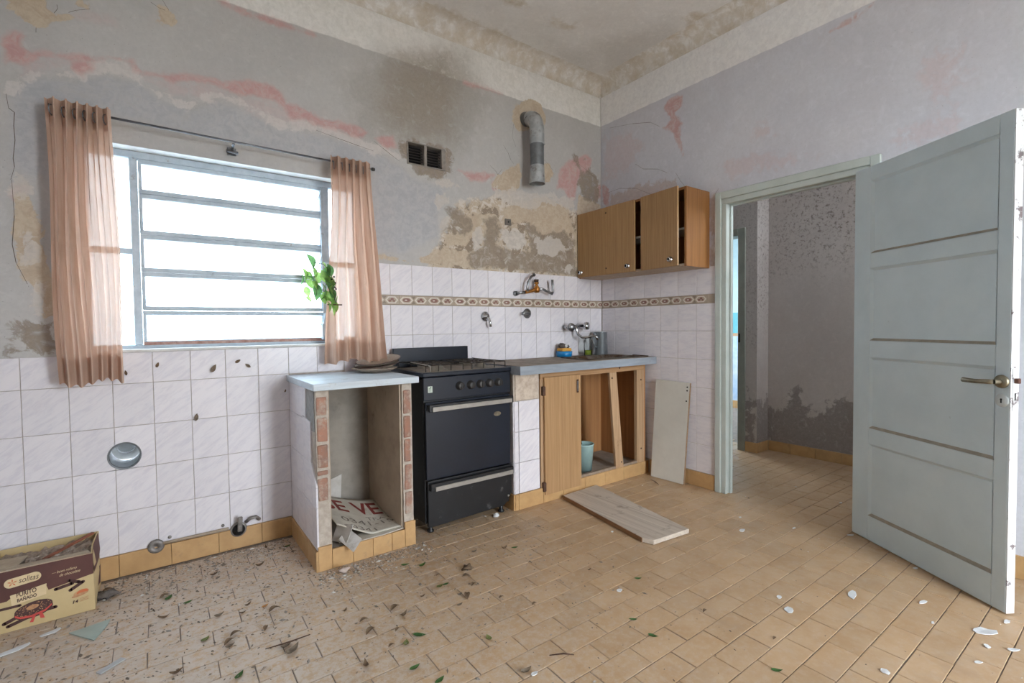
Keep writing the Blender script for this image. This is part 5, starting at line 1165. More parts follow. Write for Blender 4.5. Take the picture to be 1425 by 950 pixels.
MB().tube([(-.165, -.105, 1.072), (-.195, -.112, 1.075), (-.222, -.116, 1.05), (-.222, -.116, 1.0), (-.20, -.112, .972), (-.166, -.105, .972)], .006, 8).build('handle', bpy.data.materials['dull_aluminium'], tn)
o = MB().bar((-.03, -.36, .912), (-.05, -.52, .911), .012, .008).build('dark_stick', M_RUSTD, org=(-.04, -.44, .906)); tag(o, 'dark stick lying on the stone worktop against the right wall', 'stick')
# dirty plates on the short worktop
M_PL = plain('dirty_enamel_plate', (176, 160, 144), (150, 134, 120), .5, scale=14, dirt=(84, 70, 62), dscale=14, damt=(.55, .72))
M_PL2 = plain('brown_rim', (84, 62, 54), (66, 50, 44), .5)
for i, (x, y, z, tx, ty, lb_) in enumerate(((-2.055, -.150, .8965, 0.0, 0.0, 'dirty enamel plate, bottom of the small pile under the curtain hem'), (-2.04, -.150, .920, .06, -.12, 'dirty enamel plate with brown rim, middle of the pile under the curtain hem'), (-2.03, -.150, .944, .10, -.16, 'dirty enamel plate with brown rim, topmost of the pile under the curtain hem'))):
    pl = thing('enamel_plate', (x, y, z), lb_, 'plate', 'plates on the brick counter'); pl.rotation_euler = (tx, ty, 0)
    m = MB().lathe([(0, 0), (.075, 0), (.085, .002), (.125, .02), (.127, .022), (.124, .024), (.084, .006), (0, .004)], (0, 0, 0), (0, 0, 1), 36); m.build('dish', M_PL, pl, local=True)
    MB().tube([(.1265 * math.cos(a), .1265 * math.sin(a), .023) for a in [k * 2 * math.pi / 36 for k in range(37)]], .0022, 6, False).build('rim', M_PL2 if i else M_PL, pl, local=True)

# ------------------------------------------------------------------ printed cardboard box
M_KRAFT = plain('tan_printed_card', (200, 178, 134), (188, 166, 122), .8, scale=5, dirt=(170, 146, 108), dscale=9, damt=(.6, .8))
M_CHOC = plain('brown_printed_card', (98, 62, 56), (86, 54, 50), .7, scale=6); M_CREAM = plain('cream_print', (222, 200, 160), (212, 190, 150), .8)
M_CHOC2 = plain('dark_stick_print', (66, 42, 40), (86, 58, 54), .7, scale=60); M_REDP = plain('red_ribbon_print', (206, 84, 76), (184, 70, 64), .7); M_ORP = plain('orange_print', (200, 110, 70), rough=.7); M_BEIP = plain('beige_print', (196, 152, 110), (170, 120, 86), .7, scale=50); M_LITTER = plain('dusty_rubble', (166, 152, 138), (128, 112, 100), .95, scale=50, bump=.6, dirt=(206, 200, 194), dscale=30, damt=(.6, .7))
bx = thing('cardboard_box', (-3.46, -.15, 0), 'printed brown and tan cardboard carton full of rubble on the floor against the tiles', 'box')
bx0, bx1, by0, by1, bh = -3.628, -3.312, -.276, -.022, .236; th_ = .004
MB().box(bx0, bx1, by0, by0 + th_, .001, bh).build('front_panel', M_KRAFT, bx)
MB().box(bx0, bx1, by1 - th_, by1, .001, bh + .006).build('back_panel', M_KRAFT, bx)
MB().box(bx0, bx0 + th_, by0 + th_, by1 - th_, .001, bh).build('side_panel', M_KRAFT, bx)
MB().add([(bx1, by0, .001), (bx1, by1, .001), (bx1 - .004, by1, bh + .006), (bx1 - .012, (by0 + by1) / 2, bh - .004), (bx1 - .004, by0, bh), (bx1 + .006, (by0 + by1) / 2, .12)], [(0, 1, 5), (1, 2, 5), (2, 3, 5), (3, 4, 5), (4, 0, 5)]).build('side_panel', M_KRAFT, bx, solid=.004)
MB().add([(bx1 + .003, by0 + .002, .155), (bx1 + .0085, -.15, .165), (bx1 + .003, by1 - .002, .16), (bx1 - .002, by1 - .002, bh + .004), (bx1 - .008, -.15, bh - .006), (bx1 - .001, by0 + .002, bh - .002)], [(0, 1, 4, 5), (1, 2, 3, 4)]).build('side_print', M_CHOC, bx)
MB().add([(bx1 + .004, -.20, .06), (bx1 + .0085, -.13, .05), (bx1 + .0088, -.10, .12), (bx1 + .0065, -.17, .13)], [(0, 1, 2, 3)]).build('side_print', M_CHOC, bx)
MB().box(bx0 + th_, bx1 - th_, by0 + th_, by1 - th_, .001, .006).build('bottom_panel', M_KRAFT, bx)
rn = random.Random(9)
gx_ = [[rn.uniform(-.012, .012) for _ in range(21)] for _ in range(15)]
MB().grid(lambda u, v: (bx0 + th_ + (bx1 - bx0 - 2 * th_ - .006) * u, by0 + th_ + (by1 - by0 - 2 * th_) * v, .214 + gx_[int(round(v * 14))][int(round(u * 20))]), 20, 14, False).build('rubble_fill', M_LITTER, bx)
MB().prism([(bx0, by0 + .001, bh), (bx1 - .006, by0 + .001, bh), (bx1 - .02, by0 + .06, bh - .008), (-3.42, by0 + .075, bh - .014), (bx0, by0 + .085, bh - .014)], (0, 0, .004)).build('top_flap', plain('dusty_flap', (190, 176, 152), (166, 150, 130), .9, scale=20, dirt=(206, 200, 194), dscale=26, damt=(.58, .7)), bx)
MB().prism([(bx0, by0 + .085, bh - .014), (-3.545, by0 + .08, bh - .014), (-3.53, by0 + .16, bh - .01), (bx0, by0 + .17, bh - .01)], (0, 0, .004)).build('top_flap', bpy.data.materials['dusty_flap'], bx)
fyb = by0 - .0006
def flat(pts, mat, name='print', lift=0.0): 
    P = [(a, fyb - lift, b) for a, b in pts]; return MB().add(P, [tuple(range(len(P)))]).build(name, mat, bx)
Bx = lambda u: bx1 - u           # u measured leftward from the right edge
flat([(bx0, .118), (-3.565, .121), (-3.545, .137), (-3.455, .150), (-3.448, .128), (bx1, .152), (bx1, bh), (bx0, bh)], M_CHOC)
def ell2(cx, cz, a, b, rot=0, n=28): 
    c_, s_ = math.cos(rot), math.sin(rot); return [(cx + a * math.cos(t) * c_ - b * math.sin(t) * s_, cz + a * math.cos(t) * s_ + b * math.sin(t) * c_) for t in [2 * math.pi * i / n for i in range(n)]]
def stick(x0, z0, x1, z1, w=.0062):
    d = Vector((x1 - x0, z1 - z0)).normalized(); q = Vector((-d.y, d.x)) * w
    flat([(x0 + q.x, z0 + q.y), (x0 - q.x, z0 - q.y), (x1 - q.x, z1 - q.y), (x1 + q.x, z1 + q.y)], M_CHOC2, 'print', .0006)
    for x, z in ((x0, z0), (x1, z1)): flat(ell2(x, z, w, w, 0, 12), M_CHOC2, 'print', .0006)
r = .018; cap_ = [(-3.553 + r * math.cos(t), .187 + r * math.sin(t)) for t in [math.pi / 2 + math.pi * i / 10 for i in range(11)]] + [(-3.485 + r * math.cos(t), .194 + r * math.sin(t)) for t in [-math.pi / 2 + math.pi * i / 10 for i in range(11)]]
flat(cap_, M_CREAM, 'logo_oval', .0004)
for i in range(5):
    a = i * 2 * math.pi / 5 + .3; stick_l = .015
    flat([(-3.548, .188), (-3.548 + stick_l * math.cos(a - .25) * .6, .188 + stick_l * math.sin(a - .25) * .6), (-3.548 + stick_l * math.cos(a), .188 + stick_l * math.sin(a)), (-3.548 + stick_l * math.cos(a + .25) * .6, .188 + stick_l * math.sin(a + .25) * .6)], M_ORP, 'logo_star', .0008)
def box_text(key, x0, x1, z0, z1, mat, name, dz=0.0, lift=.0012):
    vs, fs = TXT[key]; o = MB().add([(x0 + (x1 - x0) * a, fyb - lift, z0 + (z1 - z0) * b + dz * a) for a, b in vs], fs).build(name, mat, bx); o['kind'] = 'stuff'; return o
box_text('solitas', -3.530, -3.474, .1815, .2025, M_CHOC2, 'logo_lettering', .002)
flat([(-3.552, .098), (-3.455, .114), (-3.453, .156), (-3.556, .140)], M_CREAM, 'name_plate', .0004)
box_text('purito', -3.538, -3.482, .127, .145, M_CHOC2, 'name_lettering', .006); box_text('banado', -3.537, -3.482, .108, .125, M_CHOC2, 'name_lettering', .006)
box_text('script1', -3.437, -3.362, .186, .196, M_CREAM, 'script_lettering', .003); box_text('script2', -3.415, -3.352, .170, .181, M_CREAM, 'script_lettering', .003)
stick(-3.427, .123, -3.378, .131); stick(-3.388, .146, -3.358, .131); stick(-3.384, .105, -3.345, .128); stick(bx0 + .008, .094, -3.53, .094, .005)
stick(-3.575, .036, -3.52, .058); stick(-3.565, .023, -3.50, .042); stick(-3.47, .052, -3.43, .053)
flat(ell2(-3.492, .062, .056, .028, .16), M_CHOC2, 'wreath_print', .0008); flat(ell2(-3.492, .071, .055, .026, .16), M_CHOC2, 'wreath_print', .0010)
flat([(-3.545, .058), (-3.53, .048), (-3.50, .045), (-3.46, .055), (-3.44, .072), (-3.44, .066), (-3.46, .047), (-3.50, .037), (-3.53, .040), (-3.545, .05)][::-1], M_REDP, 'ribbon_print', .0012)
flat([(-3.495, .04), (-3.487, .04), (-3.495, .016), (-3.505, .018)][::-1], M_REDP, 'ribbon_print', .0012); flat([(-3.478, .044), (-3.468, .046), (-3.462, .022), (-3.474, .024)][::-1], M_REDP, 'ribbon_print', .0012)
mm = MB()
for i in range(90):
    t = rn.uniform(0, 6.283); q = math.sqrt(rn.uniform(.12, .92)); cx_ = -3.492 + .052 * q * math.cos(t); cz_ = .071 + .023 * q * math.sin(t) + .16 * (.052 * q * math.cos(t))
    mm.add([(a, fyb - .0014, b) for a, b in ell2(cx_, cz_, .0016, .0011, 0, 6)], [tuple(range(6))])
tag(mm.build('sugar_dots', M_BEIP, bx), kind='stuff')
flat(ell2(-3.495, .076, .018, .009, .16), M_BEIP, 'wreath_centre', .0012)
for k_, (cx_, cz_, a, b) in enumerate(((-3.352, .085, .024, .012), (-3.348, .088, .018, .009), (-3.356, .078, .026, .006))): flat(ell2(cx_, cz_, a, b, .2), (M_BEIP, M_ORP, M_BEIP)[k_], 'biscuit_print', .0008 + .0003 * k_)
box_text('n14', -3.378, -3.362, .047, .060, M_CHOC2, 'number_lettering')
for z in (.060, .0545, .049): flat([(-3.356, z), (-3.33, z + .003), (-3.33, z + .005), (-3.356, z + .002)], M_BEIP, 'small_print', .0008)
o = MB().bar((-3.475, -.16, .214), (-3.330, -.035, .243), .016, .006).build('wood_splinter', grain('red_brown_splinter', (150, 88, 60), (120, 70, 50), 'x', 60, .7), org=(-3.4, -.1, .21)); tag(o, 'red-brown wood splinter poking across the top of the cardboard box', 'wood splinter')

# ------------------------------------------------------------------ vine at the window
M_LEAF = None
def leaf_mat(name, c1, c2, tr=.35):
    t = NT(name); f = t.noise(t.pos(), 60, 4, .6); col = t.mix(t.rng(f, .3, .7), lin(c1), lin(c2)); n = t.n; n.remove(t.b)
    d = t.new('ShaderNodeBsdfDiffuse'); t.link(col, d.inputs[0]); r_ = t.new('ShaderNodeBsdfTranslucent'); t.link(col, r_.inputs[0]); x = t.new('ShaderNodeMixShader'); x.inputs[0].default_value = tr
    t.link(d.outputs[0], x.inputs[1]); t.link(r_.outputs[0], x.inputs[2]); t.link(x.outputs[0], t.out.inputs['Surface']); return t.m
M_VINE = leaf_mat('fresh_vine_leaf', (150, 178, 100), (116, 150, 84), .6); M_VINE2 = leaf_mat('dark_vine_leaf', (100, 136, 84), (80, 116, 72), .5)
def leaf_mesh(name, L, Wd, curl, mat, seed, fold=.25, teeth=0.0):
    rn_ = random.Random(seed); m_ = MB(); n = 8
    tw = rn_.uniform(-.5, .5)
    def f(u, v):
        s = u; w = Wd * .5 * (math.sin(math.pi * min(1, s * 1.02) ** .8) ** .9 + .02) * (1 + teeth * math.sin(s * 40))
        q = (v - .5) * 2; x = L * (s - .5); y = w * q; z = fold * abs(y) + curl * L * ((s - .5) ** 2) * 1.6 + tw * q * w * (s - .5) + .0012
        return (x, y, z)
    m_.grid(f, n, 4); me = m_.mesh(name, mat); return me
vn = thing('window_vine', (-2.30, .03, 1.30), 'green leafy vine creeping in through the window louvres beside the flared curtain', 'plant')
def fr(x, z, y=-.135): k = (2.897 + y) / 2.897; return (-3.071 + (x + 3.071) * k, y, 1.15 + (z - 1.15) * k)
stems = [[(-2.34, .12, 1.30), (-2.33, .05, 1.44), (-2.335, .03, 1.53), (-2.36, .02, 1.545), (-2.385, .02, 1.52)], [(-2.335, .03, 1.53), fr(-2.29, 1.52, -.05), fr(-2.265, 1.49), fr(-2.25, 1.42), fr(-2.225, 1.30)], [(-2.33, .05, 1.44), (-2.33, .0, 1.42), (-2.335, -.01, 1.34)], [fr(-2.265, 1.49), fr(-2.24, 1.44), fr(-2.225, 1.40)], [(-2.40, .06, 1.44), (-2.37, .03, 1.46), (-2.335, .03, 1.50)], [fr(-2.265, 1.49), fr(-2.275, 1.42), fr(-2.29, 1.33)]]
for s_ in stems: MB().tube(s_, .0022, 6).build('stem', plain('vine_stem', (96, 98, 66), (80, 84, 56), .7) if 'vine_stem' not in bpy.data.materials else bpy.data.materials['vine_stem'], vn)
lms = [leaf_mesh('leaf', .075, .045, -.3, M_VINE, 1), leaf_mesh('leaf', .085, .04, -.5, M_VINE2, 2), leaf_mesh('leaf', .06, .036, .3, M_VINE, 3)]
rn = random.Random(21)
spots = [(-2.385, .02, 1.455), (-2.40, .03, 1.435), (-2.36, .02, 1.45), (-2.36, .01, 1.40), (-2.345, .0, 1.42), (-2.33, .0, 1.47), (-2.335, -.01, 1.39), (-2.33, -.01, 1.36), (-2.375, .03, 1.36), (-2.36, .03, 1.31), (-2.345, .02, 1.53), (-2.32, .0, 1.44)] + [fr(*q) for q in ((-2.28, 1.50), (-2.27, 1.47), (-2.262, 1.44), (-2.275, 1.41), (-2.255, 1.40), (-2.25, 1.37), (-2.262, 1.33), (-2.24, 1.35), (-2.225, 1.31), (-2.235, 1.27), (-2.285, 1.36), (-2.29, 1.32), (-2.282, 1.45), (-2.25, 1.485), (-2.245, 1.42), (-2.268, 1.29))]
for i, sp_ in enumerate(spots):
    o = bpy.data.objects.new('leaf', lms[i % 3]); COL.objects.link(o); o.parent = vn; o.location = Vector(sp_) - ORG[vn.name]
    o.rotation_euler = (math.radians(80 + rn.uniform(-40, 40)), math.radians(70 + rn.uniform(-35, 35)), math.radians(rn.uniform(-50, 50))); k_ = rn.uniform(.9, 1.25); o.scale = (k_, k_, k_)
for i, q in enumerate([fr(*q_) for q_ in ((-2.245, 1.435), (-2.225, 1.415), (-2.228, 1.39), (-2.222, 1.38), (-2.232, 1.45))]): MB().lathe([(0, -.005), (.004, -.003), (.005, 0), (.004, .003), (0, .005)], q, (0, 0, 1), 8).build('berry', M_DARK, vn)
o = MB().bar(fr(-2.272, 1.288, -.14), fr(-2.19, 1.288, -.135), .006, .006).build('window_catch', M_RUSTD, org=(-2.27, -.135, 1.275)); tag(o, 'small dark brown window catch bar across the curtain edge below the vine', 'catch')

# ------------------------------------------------------------------ leaves, flakes and litter
M_DRY = leaf_mat('dry_brown_leaf', (126, 106, 86), (100, 84, 70), .1); M_DRY2 = leaf_mat('grey_dry_leaf', (138, 124, 108), (110, 98, 86), .1); M_GRN = leaf_mat('green_fallen_leaf', (84, 112, 66), (64, 92, 56), .15); M_OLV = leaf_mat('olive_fallen_leaf', (128, 132, 84), (104, 108, 70), .15); M_ORL = leaf_mat('orange_dry_leaf', (190, 142, 92), (172, 124, 78), .15)
LM = {('brown', i): leaf_mesh('dry_leaf', .07, .03, .9 * (1 if i % 2 else -.4), M_DRY, 30 + i, .6) for i in range(4)}
LM.update({('grey', i): leaf_mesh('dry_leaf', .075, .035, .7, M_DRY2, 40 + i, .7) for i in range(2)})
LM.update({('green', i): leaf_mesh('green_leaf', .065, .028, .3, M_GRN, 50 + i, .3) for i in range(3)}); LM[('olive', 0)] = leaf_mesh('green_leaf', .06, .035, .4, M_OLV, 60, .3); LM[('orange', 0)] = leaf_mesh('dry_leaf', .05, .025, .2, M_ORL, 61, .3)
LAB = {'brown': ('dry_leaf', 'small dry brown curled leaf', 'brown leaves on the floor'), 'grey': ('dry_leaf', 'dry grey crumpled leaf', 'grey leaves on the floor'),
       'green': ('green_leaf', 'narrow dark green leaf', 'green leaves on the floor'), 'olive': ('green_leaf', 'olive green leaf', 'olive leaves on the floor'), 'orange': ('dry_leaf', 'light orange dry leaf', None)}
rn = random.Random(77)
def where(what, x, y):
    if kindless(x, y) == 0: w = 'beside the cardboard box'
    elif x < -2.5 and y > -.62: w = 'on dusty tiles below the window'
    elif x < -2.6: w = 'on dusty tiles away from the window wall'
    elif x < -2.0 and y > -.95: w = 'right before the brick counter'
    elif x < -1.2 and y > -1.05: w = 'on the floor before the stove'
    elif x < -1.0: w = 'on the open floor in mid room'
    elif y < -1.5: w = 'on the floor near the open door'
    else: w = 'on the floor near the loose grey board'
    return what + ' ' + w, what + ' ' + w
def kindless(x, y): return 0 if (x < -3.1 and y > -.5) else 1
for kind, x, y, sc, rz in [('green', -3.063, -0.363, 1.1, 60), ('brown', -3.075, -0.339, 1.0, 20), ('green', -2.998, -0.454, 0.9, 25), ('brown', -3.082, -0.529, 0.9, 0), ('olive', -2.959, -0.79, 0.9, 40), ('orange', -2.741, -0.683, 1.0, 30), ('brown', -2.715, -0.735, 1.1, 20), ('brown', -2.823, -0.684, 0.6, 0), ('grey', -2.714, -1.061, 1.3, 40), ('green', -2.883, -1.08, 1.0, 50), ('brown', -2.766, -0.851, 0.8, 70), ('brown', -2.887, -0.86, 1.0, 30), ('brown', -2.864, -0.82, 0.9, 20), ('grey', -2.727, -1.017, 0.8, 10), ('brown', -2.888, -0.254, 0.9, 30), ('brown', -2.699, -0.287, 1.1, 25), ('grey', -2.902, -0.648, 0.8, 20), ('green', -2.547, -0.142, 0.9, 20), ('green', -2.132, -0.713, 1.0, -10), ('green', -2.066, -0.765, 1.1, 30), ('brown', -2.445, -1.032, 0.8, 0), ('brown', -2.449, -1.114, 1.1, 30), ('brown', -2.315, -1.027, 1.1, 20), ('brown', -2.307, -1.095, 0.9, 30), ('green', -2.312, -1.25, 1.2, -40), ('olive', -2.371, -1.262, 0.9, 60), ('green', -2.4, -1.399, 1.0, 10), ('brown', -1.952, -0.988, 0.9, -30), ('brown', -2.033, -1.129, 1.2, 60), ('olive', -2.091, -0.99, 0.9, 20), ('green', -2.062, -0.99, 0.8, 0), ('green', -1.604, -0.89, 0.9, -15), ('brown', -1.65, -0.864, 0.9, 10), ('grey', -1.796, -0.803, 0.7, 0), ('brown', -2.418, -1.242, 0.6, 10), ('brown', -2.529, -1.288, 0.9, 80), ('brown', -1.962, -1.066, 0.7, 20), ('brown', -1.922, -1.227, 0.6, 0), ('olive', -2.115, -1.42, 0.9, 80), ('green', -1.603, -1.667, 0.8, -40), ('green', -1.623, -1.778, 0.9, -60), ('green', -1.343, -1.479, 0.8, -30), ('brown', -1.841, -1.35, 0.6, 0), ('green', -1.446, -2.138, 0.9, -40), ('brown', -1.462, -1.289, 0.5, 0), ('brown', -1.329, -1.803, 0.6, 0), ('grey', -2.112, -1.642, 0.9, 0), ('brown', -2.364, -1.167, 0.6, 30), ('brown', -2.188, -1.018, 0.6, 10), ('brown', -2.798, -0.01, 0.5, 0), ('brown', -2.641, -0.09, 0.7, 90), ('green', -2.361, -1.504, 1.0, 20), ('brown', -2.486, -0.922, 0.6, 45), ('brown', -2.798, -0.633, 0.7, 30), ('grey', -2.89, -0.893, 0.7, 20), ('brown', -3.052, -0.939, 0.9, 10), ('brown', -1.282, -2.053, 0.5, 0), ('brown', -2.049, -0.897, 0.5, 0), ('brown', -3.28, -0.125, 1.0, 10), ('grey', -2.093, -1.171, 0.6, 10)]:
    nm, lb_, gp = LAB[kind]; i = rn.randrange({'brown': 4, 'grey': 2, 'green': 3, 'olive': 1, 'orange': 1}[kind]); me = LM[(kind, i)]
    o = bpy.data.objects.new(nm, me); COL.objects.link(o)
    zmin = min(v.co.z for v in me.vertices)
    o.location = (x, y, .0003 - zmin * sc); o.rotation_euler = (0, 0, math.radians(rz)); sc *= .66; o.scale = (sc, sc, sc); o.location.z = .0003 - zmin * sc; lb_, gp = where(lb_, x, y); tag(o, lb_, 'leaf', gp)
M_FLAKE = plain('white_paint_flake', (218, 220, 222), (204, 206, 208), .7, scale=20); M_SHARD = plain('grey_green_glass_shard', (164, 180, 174), (150, 168, 162), .3)
def flake(x, y, L, Wd, rz, name, label, cat, mat, group=None, seed=0, n=9, th=.0025):
    r_ = random.Random(seed); pts = []
    for i in range(n):
        a = 2 * math.pi * i / n; k_ = r_.uniform(.7, 1.1); u, v = L / 2 * k_ * math.cos(a), Wd / 2 * k_ * math.sin(a); c_, s_ = math.cos(rz), math.sin(rz); pts.append((x + u * c_ - v * s_, y + u * s_ + v * c_, .0005 + r_.uniform(0, .0025)))
    o = MB().prism(pts, (0, 0, th)).build(name, mat, org=(x, y, 0)); return tag(o, label, cat, group)
for i, (x, y, L, Wd, rz) in enumerate([(-0.736, -2.112, 0.075, 0.032, 0.3), (-1.059, -2.003, 0.05, 0.035, 0.1), (-0.632, -2.5, 0.085, 0.045, -0.6), (-0.571, -2.306, 0.05, 0.018, -0.3), (-0.476, -1.495, 0.05, 0.03, 0.3), (-0.738, -2.525, 0.02, 0.02, 0), (-0.693, -2.583, 0.045, 0.018, -0.7), (-0.872, -2.525, 0.035, 0.014, -0.6), (-0.08, -1.882, 0.045, 0.02, -0.5), (-0.251, -2.202, 0.03, 0.014, -0.4), (-1.171, -2.354, 0.03, 0.025, 0), (-0.489, -2.537, 0.04, 0.016, -0.1), (-2.096, -1.667, 0.03, 0.02, 0), (-3.43, -0.38, 0.07, 0.03, 0.3), (-3.529, -0.443, 0.14, 0.03, 0.35), (-1.487, -1.496, 0.03, 0.02, 0.2), (-0.996, -1.935, 0.03, 0.02, 0), (1.465, -1.228, 0.06, 0.025, -0.4), (-0.31, -1.392, 0.02, 0.015, 0), (-0.716, -2.371, 0.02, 0.01, 0), (0.41, -1.659, 0.03, 0.015, 0), (-1.059, -1.067, 0.02, 0.012, 0), (-0.222, -1.655, 0.03, 0.012, 0)]): flake(x, y, L, Wd, rz, 'paint_flake', *((lambda l: (l[0], 'flake', M_FLAKE, l[1]))(where('white paint flake', x, y) if x < .05 else ('white paint flake on the hall floor', 'paint flakes in the hall'))), i)
sh = [(-3.375, -0.432), (-3.342, -0.429), (-3.254, -0.411), (-3.26, -0.453), (-3.293, -0.547)]
o = MB().prism([(a, b, .001) for a, b in sh][::-1], (0, 0, .004)).build('glass_shard', M_SHARD, org=(sh[0][0], sh[0][1], 0)); tag(o, 'triangular grey-green glass shard on the floor beside the cardboard box', 'glass shard')
a_, b_ = [(-3.263, -0.785), (-3.199, -0.74)]
o = MB().bar((a_[0], a_[1], .003), (b_[0], b_[1], .003), .022, .004).build('thin_strip', plain('pale_grey_strip', (180, 182, 184), (160, 160, 162), .6), org=(a_[0], a_[1], 0)); tag(o, 'narrow pale grey strip lying on the floor near the cardboard box', 'strip')
# dry leaves caught on the tiled wall
for i, (x, z, sc, a, kd) in enumerate(((-2.925, .715, .85, 80, 'grey'), (-2.845, .955, 1.0, 62, 'grey'), (-2.735, .985, .8, 30, 'brown'), (-2.69, .96, .7, 140, 'grey'), (-3.075, .985, .7, 70, 'brown'), (-3.195, .955, .6, 100, 'brown'), (-2.51, .81, .45, 70, 'brown'))):
    me = LM[(kd, i % 2)]; o = bpy.data.objects.new('dry_leaf', me); COL.objects.link(o); sc *= .6; o.rotation_euler = (math.pi / 2, math.radians(-a), 0); o.scale = (sc, sc, sc); o.location = (x, -.002, z)
    tag(o, 'dry curled leaf stuck to the white wall tiles below the window', 'leaf', 'leaves stuck to the wall tiles')
o = lump('rubble_clump', (-3.285, -.20, .018), .026, plain('dark_rubble', (112, 104, 98), (90, 82, 78), .95, scale=50, bump=.8), None, 12, (1.6, 1, .6), .55, 14); o.name = 'rubble_clump'; tag(o, 'dark crumbly rubble clump on the floor right beside the cardboard box', 'rubble')
o = lump('plaster_crumb', (-1.452, -.497, .013), .013, M_FLAKE, None, 13, (1.5, 1, 1), .3); tag(o, 'small white plaster lump on the floor under the stove', 'plaster lump')
o = lump('plaster_crumb', (-2.395, -.60, .012), .016, plain('pinkish_plaster', (196, 180, 170), (176, 160, 150), .95), None, 14, (1.6, 1.2, .7), .35); tag(o, 'pinkish plaster lump on the floor at the brick counter front', 'plaster lump')
lump('leaf_clump', (-1.915, -.935, .011), .015, M_DRY, None, 15, (1.6, 1.2, .7), .6, 14); tag(bpy.data.objects['leaf_clump'], 'brown crumpled leaf clump on the floor before the stove', 'leaf')
for n_, (p0, p1, p2) in enumerate((((-2.79, -.99), (-2.71, -1.01), (-2.64, -1.0)), ((-2.0, -1.63), (-1.96, -1.66), (-1.93, -1.68)), ((-.15, -.62), (-.18, -.68), (-.2, -.73)))):
    o = MB().tube([(q[0], q[1], .004 + .006 * (i == 1)) for i, q in enumerate((p0, p1, p2))], [.0015, .003, .0015], 6).build('twig', M_RUSTD, org=(p1[0], p1[1], 0)); tag(o, ('dark bent twig on the dusty floor below the window', 'short dark twig on bare floor tiles in the room middle', 'thin twig on the floor beside the leaning white panel')[n_], 'twig')
# fine litter nobody could count
def litter(name, n, sampler, mats, label, smin, smax, seed):
    r_ = random.Random(seed); m_ = MB()
    for i in range(n):
        x, y = sampler(r_); s_ = r_.uniform(smin, smax) * (2.2 if r_.random() < .06 else 1); a = r_.uniform(0, 6.28); el_ = r_.uniform(.25, 1.0); m_.mat(r_.randrange(len(mats)))
        c_, d_ = math.cos(a), math.sin(a); P = []
        for u, v in ((1, 0), (.1, el_), (-1, .1), (-.1, -el_)): P.append((x + s_ * (u * c_ - v * d_ * .6), y + s_ * (u * d_ + v * c_ * .6), .0006))
        P.append((x, y, .001 + s_ * r_.uniform(.2, .6))); m_.add(P, [(0, 1, 4), (1, 2, 4), (2, 3, 4), (3, 0, 4)])
    o = m_.build(name, mats); return tag(o, label, 'litter', kind='stuff')
def near_window(r_):
    while True:
        x = r_.uniform(-3.6, -1.3); y = -.03 - abs(r_.gauss(0, .75))
        if y < -2.2 or any(a < x < b and c - .01 < y for a, b, c, d in BLOCK + [(-2.0, -1.3, -.3, 0)]): continue
        return x, y
def by_base(r_):
    while True:
        x = r_.uniform(-3.3, -1.95); y = -.02 - abs(r_.gauss(0, .16)) if x < -2.52 else -.54 - abs(r_.gauss(0, .1))
        if any(a - .01 < x < b + .01 and c - .01 < y for a, b, c, d in BLOCK): continue
        return x, y
def wide(r_):
    while True:
        x, y = r_.uniform(-3.3, 1.1), r_.uniform(-2.7, -.6)
        if any(a - .01 < x < b + .01 and c - .01 < y for a, b, c, d in BLOCK): continue
        return x, y
M_SP1 = plain('dark_crumbs', (112, 102, 92), (126, 114, 102), .95); M_SP2 = plain('grey_crumbs', (150, 142, 134), (134, 126, 118), .95); M_SP3 = plain('white_crumbs', (206, 204, 200), rough=.9)
litter('floor_crumbs', 2000, near_window, [M_SP1, M_SP2, M_SP1], 'dark crumbs and dirt scattered over the floor below the window', .0025, .007, 1)
litter('floor_rubble_dust', 1500, by_base, [M_SP1, M_SP2, M_SP3, M_SP2], 'fine rubble swept against the skirting and the brick counter', .003, .008, 2)
litter('floor_flecks', 420, wide, [M_SP3, M_SP1, M_SP1], 'tiny flecks scattered across the tan floor', .002, .005, 3)
M_CRACK = plain('dark_crack', (104, 92, 84), (86, 76, 70), .95)
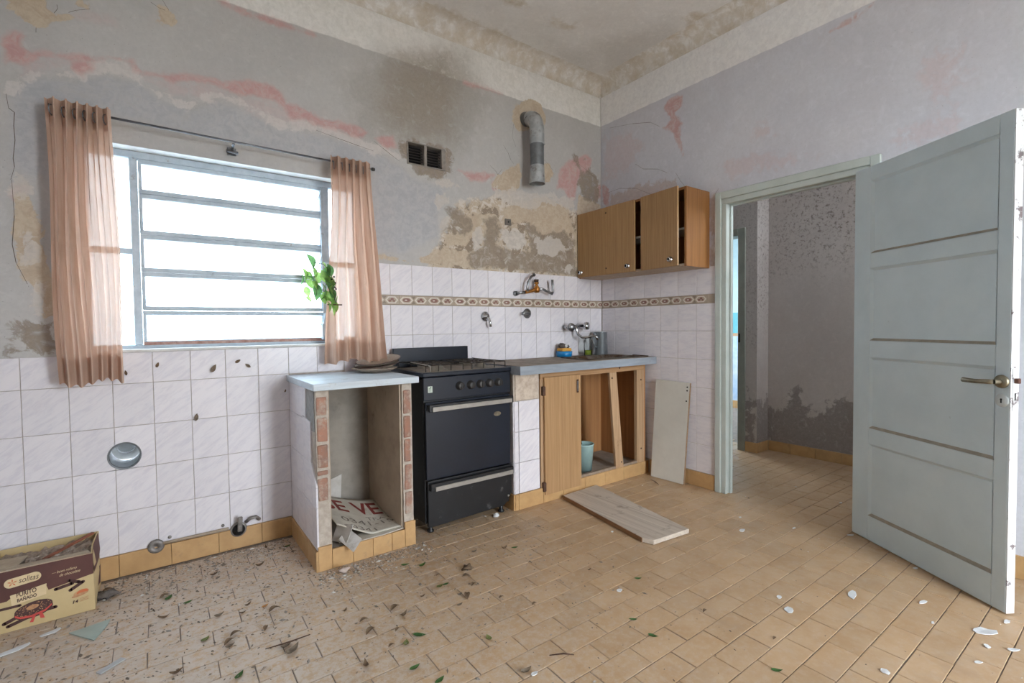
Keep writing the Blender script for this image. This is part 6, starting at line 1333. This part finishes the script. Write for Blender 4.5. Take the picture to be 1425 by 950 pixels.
def cracks(wall, data, name):
    for pts in data:
        m_ = MB(); w = .0012; n = len(pts)
        for i in range(n - 1):
            (a, b), (c, d) = pts[i], pts[i + 1]; e = Vector((c - a, d - b)).normalized(); q = Vector((-e.y, e.x)) * w * (1.0 if 0 < i < n - 2 else .6)
            P = [(a + q.x, b + q.y), (a - q.x, b - q.y), (c - q.x, d - q.y), (c + q.x, d + q.y)]
            P3 = [((u, .0016, v) if wall == 'y' else (.0016, u, v)) for u, v in P]; m_.add(P3, [(0, 1, 2, 3)])
        m_.build(name, M_CRACK, wall_back if wall == 'y' else wall_right)
cracks('y', [[(-3.553, 2.145), (-3.547, 2.088), (-3.53, 2.074), (-3.534, 2.017), (-3.532, 1.958), (-3.54, 1.881), (-3.537, 1.846), (-3.55, 1.79)], [(-3.547, 1.79), (-3.544, 1.641), (-3.554, 1.52), (-3.545, 1.445), (-3.513, 1.355)], [(-1.129, 2.295), (-1.08, 2.263), (-1.062, 2.241), (-1.023, 2.288)], [(-1.008, 2.461), (-0.97, 2.417), (-0.945, 2.37), (-0.919, 2.344)], [(-0.915, 2.637), (-0.929, 2.54), (-0.897, 2.474)], [(-0.629, 2.43), (-0.586, 2.406), (-0.542, 2.369)], [(-3.009, 2.739), (-2.996, 2.717), (-2.982, 2.695)], [(-2.997, 2.69), (-3.019, 2.692), (-3.052, 2.707)], [(-3.453, 2.45), (-3.454, 2.429)], [(-3.394, 2.532), (-3.382, 2.555), (-3.384, 2.572)], [(-3.347, 2.552), (-3.323, 2.57), (-3.274, 2.594)], [(-0.254, 2.467), (-0.156, 2.426), (-0.038, 2.375)], [(-1.977, 2.286), (-1.919, 2.254), (-1.85, 2.215), (-1.813, 2.196)], [(-2.312, 2.275), (-2.192, 2.256), (-2.066, 2.237), (-1.979, 2.225)]], 'crack'); cracks('x', [[(-0.731, 2.252), (-0.773, 2.18), (-0.803, 2.142)], [(-0.364, 2.414), (-0.441, 2.355), (-0.575, 2.319), (-0.657, 2.271)], [(-1.067, 2.06), (-1.041, 2.027)], [(-1.901, 1.978), (-1.923, 2.01), (-1.955, 2.027)], [(-0.097, 2.782), (-0.338, 2.736), (-0.51, 2.688), (-0.595, 2.627)], [(-0.077, 2.256), (-0.202, 2.262), (-0.371, 2.223), (-0.508, 2.147)]], 'crack')
